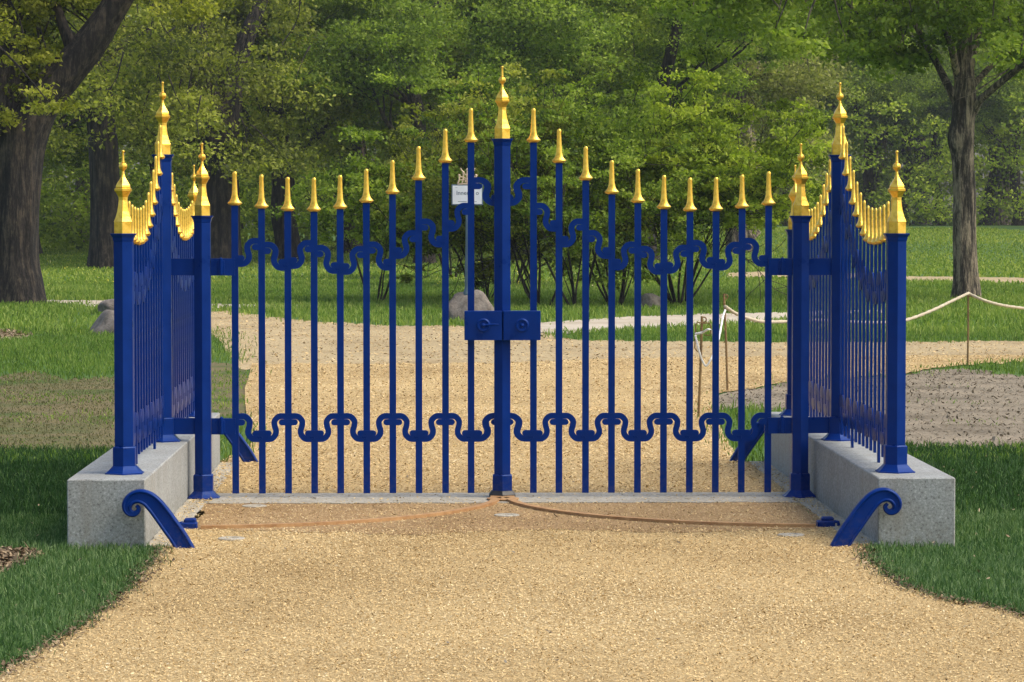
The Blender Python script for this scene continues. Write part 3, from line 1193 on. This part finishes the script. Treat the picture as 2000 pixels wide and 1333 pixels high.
def plant(name, meshes, x, y, rz, s, lab, cat, group=None, z=None):
    root = empty(name, (x, y, float(terr(x, y)) if z is None else z), rz)
    root.scale = (s, s, s)
    tag(root, lab, cat, group)
    link('trunk', meshes[0], root)
    link('crown', meshes[1], root)
    return root


KINDS = [gen_tree(11, 17, .50, 1.0, 6.0, 150, 105000, .125, M['leaf_oak'], M['bark']),
         gen_tree(12, 16, .42, .8, 5.6, 145, 105000, .12, M['leaf_beech'], M['bark']),
         gen_tree(13, 18, .46, .7, 5.8, 150, 105000, .125, M['leaf_olive'], M['bark_pale']),
         gen_tree(14, 14, .30, .4, 4.6, 125, 90000, .112, M['leaf_beech'], M['bark'])]
# custom trees traced at their own distance ---------------------------------
def traced_tree(name, Y, limbs_px, blobs_px, lab, cat, leafmat, bark, size, per, seed, jit=2.5, extra=None, clusters=12):
    rng = np.random.default_rng(seed)
    base = limbs_px[0][0]
    bx = P(base[0], base[1], Y)[0]
    k = ppm(Y)
    z0 = float(terr(bx, Y))
    root = empty(name, (bx, Y, z0))
    limbs = []
    for li, L in enumerate(limbs_px):
        pts, rad = [], []
        for i, (px, py, hw, *dy) in enumerate(L):
            dy = dy[0] if dy else 0
            p = P(px, py, Y + dy) - np.array((bx, Y, z0))
            if li == 0 and i == 0:
                p[2] = -.3
            pts.append(p)
            rad.append(hw / k)
        limbs.append((pts, rad))
    tips = []
    for L in limbs_px[1:]:
        px, py, hw, *dy = L[-1]
        p = P(px, py, Y + (dy[0] if dy else 0)) - np.array((bx, Y, z0))
        for j in range(3):
            branch_set(rng, p, rng.normal(size=3) + np.array((0, 0, .6)), 2.4, hw / k * .7, 1, limbs, tips)
    B = []
    for px, py, r, t in blobs_px:
        dy = rng.normal() * jit
        p = P(px, py, Y + dy) - np.array((bx, Y, z0))
        B.append((*p, r, t))
        # a twig that carries the clump
        j = p + np.array((rng.normal() * .5, rng.normal() * .4, 1.3))
        limbs.append(([j, (j + p) / 2 + rng.normal(size=3) * .12, p], [.03, .02, .012]))
    for q in (extra or []):
        B.append(q)
    V, T = blobs_to_leaves(B, per, size, rng, clusters)
    link('trunk', trunk_mesh('trunk', [q for q in limbs if max(q[1]) > .05], bark, 28, seed=seed), root)
    tw = link('twigs', trunk_mesh('twigs', [q for q in limbs if max(q[1]) <= .05], bark, 5, seed=seed), root)
    tw['kind'] = 'stuff'
    link('crown', big_mesh('crown', V, 4, leafmat, T), root)
    tag(root, lab, cat)
    return root


rng = np.random.default_rng(77)
# left foreground oak
YA = 43.0
oakb = []
for i in range(15):
    oakb.append((rng.uniform(-120, 150), rng.uniform(150, 265), rng.uniform(.35, .6), rng.uniform(.15, .5)))
for i in range(30):
    oakb.append((rng.uniform(-150, 90), rng.uniform(-60, 150), rng.uniform(.4, .7), rng.uniform(.15, .55)))
for i in range(36):
    oakb.append((rng.uniform(60, 420), rng.uniform(-260, 20), rng.uniform(.5, .8), rng.uniform(.3, .7)))
traced_tree('oak_tree', YA, [[(28, 590, 72), (25, 560, 60), (22, 500, 52), (25, 400, 51), (32, 300, 50), (50, 240, 48), (78, 195, 42), (112, 158, 37), (148, 118, 33), (180, 78, 31), (215, 25, 27), (255, -40, 25), (310, -140, 20)],
                              [(30, 260, 46), (18, 190, 44), (10, 100, 40), (5, 0, 36), (-10, -140, 28)],
                              [(150, 118, 14), (120, 40, 10), (95, -40, 7)],
                              [(20, 150, 20), (-40, 60, 16), (-110, -20, 10)]],
            oakb, 'massive leaning oak with dark furrowed trunk at the left edge', 'tree', M['leaf_oak'], M['bark'], .085, 420, 21, 1.2, None, 9)

# right linden on the lawn
YB = G(1885, 585)[1]
lb = []
for i in range(112):
    x = rng.uniform(1310, 2150)
    edge = np.interp(x, [1310, 1400, 1500, 1600, 1700, 1760, 1830, 1880, 1930, 2000, 2150], [10, 60, 85, 110, 130, 155, 110, 60, 90, 150, 190])
    y = edge - 18 - abs(rng.normal()) * 75
    lb.append((x, y, rng.uniform(.45, .8), np.clip(rng.normal(.55, .16), 0, 1)))
for i in range(90):
    lb.append((rng.uniform(1350, 2450), rng.uniform(-520, -60), rng.uniform(.8, 1.2), np.clip(rng.normal(.6, .15), 0, 1)))
traced_tree('linden_tree', YB, [[(1885, 585, 34), (1886, 560, 27), (1884, 520, 24), (1882, 450, 22), (1883, 380, 21), (1880, 310, 21), (1876, 272, 25), (1880, 240, 22), (1884, 190, 21), (1885, 120, 16), (1886, 40, 13), (1888, -60, 10), (1890, -200, 6)],
                                 [(1896, 228, 9), (1915, 195, 8, -.2), (1950, 165, 7, -.5), (2000, 125, 6.5, -.9), (2070, 70, 5, -1.2)],
                                 [(1898, 170, 7), (1925, 140, 6, .4), (1960, 105, 6, .8), (2010, 75, 5, 1.2), (2080, 30, 4, 1.5)],
                                 [(1868, 200, 9), (1850, 165, 8), (1830, 125, 7, .3), (1805, 80, 6, .5), (1782, 40, 5, .8), (1740, -20, 4, 1)],
                                 [(1872, 160, 8), (1858, 90, 7, -.5), (1835, 30, 6, -.9), (1815, -40, 4, -1.4)],
                                 [(1893, 140, 8), (1912, 60, 7, .5), (1930, -30, 5, 1)]],
            lb, 'slender lawn tree with straight grey trunk behind the rope stake', 'tree', M['leaf_linden'], M['bark_pale'], .105, 330, 22, 2.4)

# dark trunks left
def twin(name, Y, limbs, seed, lab, leaf='leaf_oak', bark='bark', rngx=(0, 1), nb=70, zr=(60, 330), size=.13, t=.42):
    r = np.random.default_rng(seed)
    B = []
    for i in range(nb):
        B.append((r.uniform(*rngx), r.uniform(-260, zr[1]) if i % 3 else r.uniform(zr[0], zr[1]), r.uniform(.8, 1.3), np.clip(r.normal(t, .16), 0, 1)))
    return traced_tree(name, Y, limbs, B, lab, 'tree', M[leaf], M[bark], size, 380, seed, 3.2)


twin('oak_tree', 84, [[(207, 503, 40), (206, 470, 31), (205, 400, 29), (202, 300, 28), (192, 200, 27), (186, 100, 25), (180, -20, 22), (175, -200, 15)],
                       [(190, 150, 12), (240, 90, 9, .5), (300, 40, 6, 1)], [(188, 120, 12), (130, 60, 8, -1), (80, 0, 6, -1.4)]], 31,
     'dark upright oak trunk between the leaning oak and the left railing', rngx=(40, 400), zr=(40, 270))
twin('oak_tree', 90, [[(432, 500, 44), (432, 470, 37), (430, 400, 35), (428, 320, 36), (424, 260, 38), (402, 190, 26), (390, 100, 22), (372, -20, 18), (360, -180, 10)],
                       [(436, 270, 28), (450, 190, 24, .3), (470, 110, 18, .6), (500, 30, 14, 1), (540, -60, 9, 1.4)],
                       [(395, 160, 10), (330, 120, 8, -1), (280, 70, 5, -2)]], 32,
     'dark forked oak behind the left gate post', rngx=(300, 640), zr=(60, 330))
twin('oak_tree', 108, [[(1446, 474, 30), (1444, 440, 24), (1440, 380, 22), (1436, 300, 20), (1440, 200, 18), (1450, 100, 16), (1460, -20, 13), (1470, -160, 9)],
                        [(1470, 470, 22), (1440, 440, 21), (1410, 400, 17), (1390, 365, 13), (1375, 330, 9, .5)],
                        [(1442, 180, 10), (1500, 110, 8, 1), (1560, 60, 5, 1.5)]], 33,
     'hazy grey oak with a leaning second stem behind the right gate leaf', 'leaf_olive', 'bark_pale', (1320, 1640), 70, (60, 330), .15, .5)

GRP = 'park trees closing the view'
KN = ['oak_tree', 'beech_tree', 'olive_green_tree', 'young_beech_tree']
KN = ['oak_tree', 'beech_tree', 'ash_tree', 'young_beech_tree']
look = ['broad dark oak', 'fresh green beech', 'pale olive ash', 'low bright young beech']
spots = [  # px, Y, kind, scale, place words
    (-160, 98, 0, 1.0, 'outside the left edge of the frame'), (60, 112, 1, .95, 'behind the leaning oak'), (300, 118, 1, 1.0, 'between the two dark trunks on the left'),
    (560, 100, 0, .98, 'over the leftmost spears of the gate'), (690, 112, 1, 1.0, 'behind the left gate leaf near its middle'), (830, 92, 3, 1.05, 'left of the notice board'),
    (900, 122, 0, 1.05, 'behind the notice board'), (1020, 98, 1, 1.0, 'right behind the middle finial'), (1150, 112, 1, 1.02, 'right of the middle finial'),
    (1265, 96, 3, 1.1, 'over the middle of the right gate leaf'), (1340, 128, 2, 1.0, 'left of the hazy grey oak'), (1575, 190, 2, 1.35, 'over the right gate post'),
    (1700, 200, 2, 1.4, 'over the tall finial of the right railing'), (1800, 215, 1, 1.35, 'just left of the lawn tree trunk'), (1950, 205, 2, 1.4, 'right of the lawn tree trunk'),
    (2130, 200, 1, 1.4, 'outside the right edge of the frame'), (460, 142, 1, 1.1, 'deep behind the forked oak'), (620, 150, 2, 1.1, 'deep behind the left gate leaf'),
    (780, 146, 0, 1.1, 'deep left of the notice board'), (960, 152, 2, 1.15, 'deep behind the middle finial'), (1110, 148, 0, 1.1, 'deep right of the middle finial'),
    (1240, 155, 2, 1.1, 'deep behind the right gate leaf'), (150, 146, 2, 1.15, 'deep behind the leaning oak'), (-60, 140, 0, 1.1, 'deep at the left edge'),
    (1470, 175, 2, 1.25, 'deep behind the hazy grey oak'), (1880, 232, 1, 1.5, 'deep behind the lawn tree'), (2050, 226, 2, 1.5, 'deep at the right edge'), (1640, 222, 1, 1.5, 'deep over the right railing')]
spots += [(1545, 182, 3, 1.2, 'low beside the right gate post'), (1690, 188, 3, 1.3, 'low behind the tall finial of the right railing'), (1765, 196, 3, 1.25, 'low between the right finials'),
          (1835, 190, 3, 1.15, 'low just left of the lawn tree trunk'), (1925, 194, 3, 1.3, 'low just right of the lawn tree trunk'), (1990, 186, 3, 1.2, 'low at the right edge'),
          (2080, 192, 3, 1.3, 'low outside the right edge')]
spots += [(-420, 104, 1, 1.0, 'well left of the frame'), (-640, 120, 0, 1.1, 'farther left of the frame'), (-900, 112, 2, 1.1, 'farthest left of the frame'),
          (2420, 150, 0, 1.2, 'well right of the frame'), (2700, 160, 2, 1.3, 'farthest right of the frame')]
for i, (px, Y, k, s, where) in enumerate(spots):
    x = P(px, 450, Y)[0]
    plant(KN[k], KINDS[k], x, Y, i * 2.4 + .7, s, '%s %s' % (look[k], where), 'tree', GRP)

# far wood behind everything, one mass
r = np.random.default_rng(5)
B = []
for i in range(2100):
    x = r.uniform(-85, 110)
    z = r.uniform(0, 1) ** 1.2 * 31
    B.append((x, r.uniform(240, 266), 1 + z, r.uniform(1.6, 2.8), np.clip(r.normal(.42, .15), 0, 1)))
V, T = blobs_to_leaves(B, 120, .46, r, 12)
o = link('far_wood', big_mesh('far_wood', V, 4, M['leaf_far'], T))
tag(o, 'dense pale green wood far behind all the park trees', 'wood', None, 'stuff')
# undergrowth between the trunks
B = []
for i in range(1500):
    x = r.uniform(-36, 44)
    y = r.uniform(118, 150)
    lim = 5.5 + 2.0 * math.sin(x * .9) if x < 8 else 2.6
    if x > 12:
        y = 172 + (y - 118) * .7
        x = x * 1.35 - 4
        lim = 9.0 + 2.5 * math.sin(x * .55)
    B.append((x, y, terr(x, y) + lim * r.uniform(.03, 1), r.uniform(.8, 1.5), np.clip(r.normal(.5, .18), 0, 1)))
V, T = blobs_to_leaves(B, 95, .21, r, 10)
o = link('undergrowth', big_mesh('undergrowth', V, 4, M['leaf_beech'], T))
tag(o, 'low shady undergrowth at the feet of the park trees', 'undergrowth', None, 'stuff')


# ------------------------------------------------------------------ shrubs in the middle distance
def shrub(px, py, h, w, n_stem, n_blob, lab, seed, leaf='leaf_beech', low=.35, t=.42, per=230, size=.075):
    r = np.random.default_rng(seed)
    x, y = G(px, py)
    root = empty('shrub', (x, y, 0))
    limbs, tips = [], []
    for k in range(n_stem):
        a = r.uniform(0, 6.28)
        sp = r.uniform(.15, .75)
        b0 = np.array((math.cos(a) * .12, math.sin(a) * .12, -.05))
        branch_set(r, b0, (math.cos(a) * sp, math.sin(a) * sp, 1), h * r.uniform(.6, .85), r.uniform(.012, .030), 2, limbs, tips, .1, .2)
    B = []
    for tp, L in tips:
        if tp[2] > h * low and r.random() < .7:
            B.append((*tp, r.uniform(.25, .45), np.clip(r.normal(t, .15), 0, 1)))
    for i in range(n_blob):
        a, q = r.uniform(0, 6.28), r.uniform(0, 1) ** .5
        z = h * r.uniform(low, 1.0)
        ww = w * math.sin(math.pi * min(.93, (z / h - low * .5) / (1 - low * .5))) ** .6
        B.append((math.cos(a) * q * ww, math.sin(a) * q * ww, z, r.uniform(.3, .55), np.clip(r.normal(t, .16), 0, 1)))
    V, T = blobs_to_leaves(B, per, size, r, 8)
    b = MB()
    for pts, rad in limbs:
        b.tube(pts, np.maximum(rad, .006), 6, False)
    b.obj('stems', M['bark'], root, True)
    link('foliage', big_mesh('foliage', V, 4, M[leaf], T), root)
    tag(root, lab, 'shrub', 'multi-stemmed shrubs behind the gate')


shrub(733, 592, 2.6, .9, 5, 10, 'sparse twiggy shrub alone on the lawn behind the left leaf', 41, 'leaf_beech', .45, .5, 120)
shrub(952, 588, 3.2, .9, 9, 30, 'dark twiggy shrub just behind the sign boulder', 42, 'leaf_oak', .12, .3, 150)
shrub(1062, 600, 3.6, 1.2, 9, 34, 'bushy shrub right of the middle post with bare forked stems', 43, 'leaf_oak', .36, .42, 150, .065)
shrub(1128, 601, 3.7, 1.2, 9, 34, 'bushy shrub with two splayed dark stems, second right of the middle post', 44, 'leaf_beech', .40, .42, 150, .065)
shrub(1205, 598, 3.2, 1.1, 8, 30, 'low leafy shrub reaching down to the lawn left of the round boulder', 45, 'leaf_beech', .14, .5, 150, .065)
shrub(1328, 595, 3.9, 1.5, 16, 42, 'open shrub of many fanning bare stems right of the round boulder', 46, 'leaf_beech', .42, .5, 170)
shrub(1000, 560, 4.4, 1.7, 10, 46, 'tall shrub filling the view directly behind the middle post', 47, 'leaf_beech', .2, .36, 170)
shrub(880, 545, 3.9, 1.6, 10, 36, 'rounded shrub behind and left of the notice board', 48, 'leaf_oak', .28, .45, 170)

# ------------------------------------------------------------------ grass
def scatter(xr, yr, n, r):
    return r.uniform(xr[0], xr[1], n), r.uniform(yr[0], yr[1], n)


def keep_grass(x, y, names=('gravel_path', 'gravel_path', 'dirt_path', 'bare_soil', 'bare_soil.001', 'dry_ground', 'footpath', 'footpath.001', 'footpath.002', 'mulch', 'mulch.001')):
    k = np.ones(len(x), bool)
    x0, y0 = x, y
    jr = np.random.default_rng(2)
    sc_ = np.clip((y + 10) / 120, .035, .4)
    x, y = x + jr.normal(size=len(x)) * sc_ * .8, y + jr.normal(size=len(x)) * sc_
    for o_, poly in POLYS:
        k &= ~in_poly(x, y, poly)
    k &= ~((np.abs(x0) < 2.38) & (np.abs(x0) > 1.80) & (np.abs(y0) < 2.74))
    return k


POLYS = []
for o_ in [o_ for o_ in COL.objects if o_.get('kind') == 'structure' and o_.name != 'ground' and o_.type == 'MESH' and len(o_.data.polygons) == 1]:
    POLYS.append((o_.name, [(v.co.x, v.co.y) for v in o_.data.vertices]))


def blades(x, y, h, w, r, tint, lean=.45, z=None):
    n = len(x)
    a = r.uniform(0, 6.28, n)
    hh = h * r.uniform(.45, 1.25, n)
    ww = w * r.uniform(.7, 1.3, n)
    ln = hh * r.uniform(.05, lean * 1.6, n)
    b = r.uniform(0, 6.28, n)
    base = np.stack([x, y, (terr(x, y) if z is None else z + 0 * x) - .005], 1)
    sd = np.stack([np.cos(a) * ww, np.sin(a) * ww, 0 * a], 1)
    dr = np.stack([np.cos(b) * ln, np.sin(b) * ln, 0 * b], 1)
    up = np.stack([0 * a, 0 * a, hh], 1)
    p0, p1 = base - sd / 2, base + sd / 2
    m0, m1 = base + up * .6 + dr * .35 - sd * .38, base + up * .6 + dr * .35 + sd * .38
    t = base + up * (1 - .25 * (ln / hh)[:, None]) + dr
    quad = np.stack([p0, p1, m1, m0], 1).reshape(-1, 3)
    tri = np.stack([m0, m1, t, t], 1).reshape(-1, 3)
    return quad, np.stack([m0, m1, t], 1).reshape(-1, 3), tint


def grass_obj(name, x, y, h, w, seed, mat, lab, t0=.5, lean=.45, lf=1.0):
    r = np.random.default_rng(seed)
    ph = r.uniform(0, 6.28, 6)
    low = (np.sin(x * 1.1 * lf + ph[0]) * np.sin(y * .7 * lf + ph[1]) + np.sin(x * 2.9 * lf + ph[2] + y * lf) * .5 + np.sin(y * 2.3 * lf + ph[3] - x * .8 * lf) * .5)
    tint = np.clip(t0 + .09 * low + r.normal(size=len(x)) * .21, 0, 1)
    h = h * (1 + .18 * low)
    q, t3, _ = blades(x, y, h, w, r, tint, lean)
    # quads for the lower part and a triangle tip, all in one mesh
    nq, ntr = len(q) // 4, len(t3) // 3
    V = np.concatenate([q, t3])
    me = bpy.data.meshes.new(name)
    n = len(V)
    me.vertices.add(n)
    me.vertices.foreach_set('co', np.ascontiguousarray(V, np.float32).ravel())
    me.loops.add(n)
    me.loops.foreach_set('vertex_index', np.arange(n, dtype=np.int32))
    me.polygons.add(nq + ntr)
    me.polygons.foreach_set('loop_start', np.concatenate([np.arange(0, nq * 4, 4), nq * 4 + np.arange(0, ntr * 3, 3)]).astype(np.int32))
    me.update(calc_edges=True)
    at = me.attributes.new('tint', 'FLOAT', 'FACE')
    at.data.foreach_set('value', np.concatenate([tint, tint]).astype(np.float32))
    me.materials.append(M[mat])
    o = link(name, me)
    tag(o, lab, 'grass', None, 'stuff')
    return o


r = np.random.default_rng(9)
# foreground lawns either side of the drive
for sgn, lab in ((-1, 'short dense grass in the left foreground beside the drive'), (1, 'short dense grass in the right foreground beside the drive')):
    xr = (-5.2, -.9) if sgn < 0 else (.9, 5.2)
    x, y = scatter(xr, (-9.0, -1.0), 150000, r)
    k = keep_grass(x, y)
    grass_obj('grass', x[k], y[k], .046, .0050, 3 + sgn, 'blade_cool', lab, .5)
x = np.concatenate([r.uniform(-6.5, -2.36, 75000), r.uniform(2.36, 7.0, 75000)])
y = r.uniform(-1.0, 6.5, 150000)
k = keep_grass(x, y)
grass_obj('grass', x[k], y[k], .065, .007, 8, 'blade_cool', 'dark green turf along the outer sides of both plinths', .18)
x, y = scatter((-8, 9.5), (2.7, 28), 190000, r)
k = keep_grass(x, y)
grass_obj('grass', x[k], y[k], .075, .012, 9, 'blade', 'meadow grass in the middle distance behind the railings', .45)
x, y = scatter((-13, 14), (26, 62), 130000, r)
k = keep_grass(x, y)
grass_obj('grass', x[k], y[k], .11, .024, 10, 'blade', 'lush lawn around the boulders and shrubs', .58, lf=.35)
x, y = scatter((-24, 30), (58, 150), 120000, r)
k = keep_grass(x, y)
grass_obj('grass', x[k], y[k], .11, .06, 11, 'blade', 'far lawn running under the park trees', .62, lf=.15)
# thin straw in the worn patch
dp = [p for n_, p in POLYS if n_.startswith('dry_ground')][0]
x, y = scatter((-8, -1.8), (2, 16), 60000, r)
k = in_poly(x, y, dp)
grass_obj('dry_grass', x[k], y[k], .030, .009, 12, 'blade_dry', 'thin yellowed grass on the worn ground beyond the left plinth', .5, .9)
x, y = x[::4] + .3, y[::4]
sel = np.sin(y * 1.9) + .6 * np.sin(x * 2.1 + y) + .5 * r.normal(size=len(x)) > .25
k = in_poly(x, y, dp) & sel
grass_obj('grass', x[k], y[k], .04, .012, 14, 'blade', 'green streaks of regrowth crossing the worn ground', .45, .9)


# ------------------------------------------------------------------ loose chips on the drive
def chips(name, x, y, lmin, lmax, z, seed, mat, lab, cat, tilt=.32, tmean=.5):
    r = np.random.default_rng(seed)
    n = len(x)
    L = r.uniform(lmin, lmax, n) * r.uniform(.6, 1.2, n)
    W = L * r.uniform(.22, .55, n)
    a = r.uniform(0, 6.28, n)
    ti = r.normal(size=n) * tilt
    tj = r.normal(size=n) * tilt
    u = np.stack([np.cos(a), np.sin(a), ti], 1) * L[:, None] / 2
    v = np.stack([-np.sin(a), np.cos(a), tj], 1) * W[:, None] / 2
    c = np.stack([x, y, z + r.uniform(0, .006, n)], 1)
    sk = r.uniform(-.35, .35, (n, 1))
    V = np.stack([c - u - v * .6, c + u * sk - v, c + u + v * .4, c - u * sk + v], 1).reshape(-1, 3)
    low = .10 * np.sin(x * 1.7 + 1) * np.sin(y * .9) + .07 * np.sin(x * .6 - y * 1.3)
    worn = np.exp(-((y + 1.15) / .95) ** 4) * (np.abs(x) < 1.9) * (.75 + .35 * np.sin(x * 2.3 + 1))
    T = np.clip(tmean + low - .2 * worn + r.normal(size=n) * .20, 0, 1)
    o = link(name, big_mesh(name, V, 4, M[mat], T))
    return tag(o, lab, cat, None, 'stuff')


gp = [p for n_, p in POLYS if n_.startswith('gravel')][0]
def in_gravel(x, y):
    return in_poly(x, y, gp)
x, y = scatter((-4.2, 4.6), (-9, -.4), 620000, r)
k = in_gravel(x, y) & ~((np.abs(x) < 1.8) & (y > -.37) & (r.random(len(x)) < .8)) & ~((np.abs(x) < 1.85) & (y > -1.9) & (r.random(len(x)) < .55))
chips('gravel', x[k], y[k], .005, .017, .014, 1, 'chip', 'loose tan gravel and chips on the drive before the gate', 'gravel')
x, y = scatter((-3.2, 4), (-.4, 9), 220000, r)
k = in_gravel(x, y) & ~((np.abs(x) < 1.8) & (y > -.37) & (y < .30) & (r.random(len(x)) < .84))
chips('gravel', x[k], y[k], .008, .026, .016, 2, 'chip', 'loose tan gravel just inside the gate', 'gravel')
x, y = scatter((-4, 9), (9, 24), 160000, r)
k = in_gravel(x, y)
chips('gravel', x[k], y[k], .012, .034, .014, 3, 'chip', 'pale gravel where the drive bends to the right', 'gravel')
sp = [p for n_, p in POLYS if n_.startswith('bare_soil')][0]
x, y = scatter((1.5, 9), (2, 16), 30000, r)
k = in_poly(x, y, sp)
chips('soil_clods', x[k], y[k], .012, .050, .008, 4, 'clod', 'crumbled grey brown clods on the bare soil mound', 'soil', .45, .5)
mp = [p for n_, p in POLYS if n_.startswith('mulch')]
for j, lab in enumerate(('bark mulch chips in the grass at the left edge, near', 'pale wood chips in the grass at the left edge, farther back')):
    xs_, ys_ = [q[0] for q in mp[j]], [q[1] for q in mp[j]]
    x, y = scatter((min(xs_), max(xs_)), (min(ys_), max(ys_)), 5000, r)
    k = in_poly(x, y, mp[j])
    chips('mulch_chips', x[k], y[k], .03, .09, .016, 5 + j, 'mulch', lab, 'mulch', .4, .4 + .3 * j)

dpp = [p for n_, p in POLYS if n_.startswith('dirt_path')][0]
x, y = scatter((-12, 16), (15, 42), 90000, r)
k = in_poly(x, y, dpp)
chips('path_grit', x[k], y[k], .02, .06, .012, 9, 'chip', 'scattered grit and wood scraps on the packed dirt crossing', 'grit', .25, .34)

# twigs and dead leaves blown onto the drive
x, y = scatter((-2.6, 3.4), (-8.5, 6), 260, r)
k = in_gravel(x, y)
chips('litter', x[k], y[k], .015, .042, .018, 21, 'clod', 'dark twigs and dead leaf scraps lying on the gravel', 'litter', .2, .25)
x, y = scatter((-5, 5), (-8.5, 5), 900, r)
k = keep_grass(x, y)
chips('fallen_leaves', x[k], y[k], .012, .03, .04, 22, 'mulch', 'pale fallen leaves caught in the short grass', 'fallen leaves', .5, .7)

x, y = scatter((-24, 4), (52, 100), 1200, r)
k = keep_grass(x, y)
chips('meadow_flowers', x[k], y[k], .03, .07, .14, 23, 'flower', 'scattered yellow meadow flowers in the far lawn on the left', 'flowers', .8, .5)

x, y = scatter((-3.3, -1.85), (3, 16), 5200, r)
k = in_poly(x, y, [p for n_, p in POLYS if n_.startswith('bare_soil')][1]) & (np.sin(x * 4) + np.sin(y * 1.7 + x) + .8 * r.normal(size=len(x)) > .1)
grass_obj('grass', x[k], y[k], .05, .011, 31, 'blade', 'sparse green tufts between the left plinth and the drive', .45, .9)
x, y = scatter((1.5, 9), (2, 16), 9000, r)
k = in_poly(x, y, sp) & (np.sin(x * 3.1 + 2 * np.sin(y * 1.3)) + np.sin(y * 2.3 + x) + .5 * r.normal(size=len(x)) > 1.35)
grass_obj('grass', x[k], y[k], .04, .010, 35, 'blade', 'few green tufts sprouting on the bare soil mound', .4, .9)
# crumbled earth and dead blades along the turf edges
pts = []
for line in (g_left[4:], g_right[:-3]):
    L = np.array([G(*p) for p in line])
    for a_, b_ in zip(L[:-1], L[1:]):
        n_ = int(np.linalg.norm(b_ - a_) * 330) + 1
        t_ = r.random(n_)[:, None]
        pts.append(a_ + (b_ - a_) * t_ + r.normal(size=(n_, 2)) * np.array((.035, .06)))
pts = np.concatenate(pts)
chips('edge_soil', pts[:, 0], pts[:, 1], .010, .034, .018, 32, 'mulch', 'crumbled brown earth along the cut edges of the turf', 'soil', .4, .38)
m_ = r.random(len(pts)) < .5
grass_obj('dry_grass', pts[m_, 0] + r.normal(size=m_.sum()) * .05, pts[m_, 1] + r.normal(size=m_.sum()) * .08, .035, .005, 33, 'blade_dry', 'dead straw coloured blades along the cut edges of the turf', .5, 1.2)

# ------------------------------------------------------------------ haze
b = MB()
b.box(-150, 150, -24, 340, -1.2, 46)
hz = b.obj('haze', None)
hm = bpy.data.materials.new('haze')
hm.use_nodes = True
hm.node_tree.nodes.clear()
ho = hm.node_tree.nodes.new('ShaderNodeOutputMaterial')
pv = hm.node_tree.nodes.new('ShaderNodeVolumePrincipled')
pv.inputs['Color'].default_value = (.86, .90, .93, 1)
pv.inputs['Density'].default_value = .00024
pv.inputs['Anisotropy'].default_value = .2
hm.node_tree.links.new(pv.outputs[0], ho.inputs['Volume'])
hz.data.materials.clear()
hz.data.materials.append(hm)
tag(hz, 'thin pale haze between the park trees', 'haze', None, 'stuff')
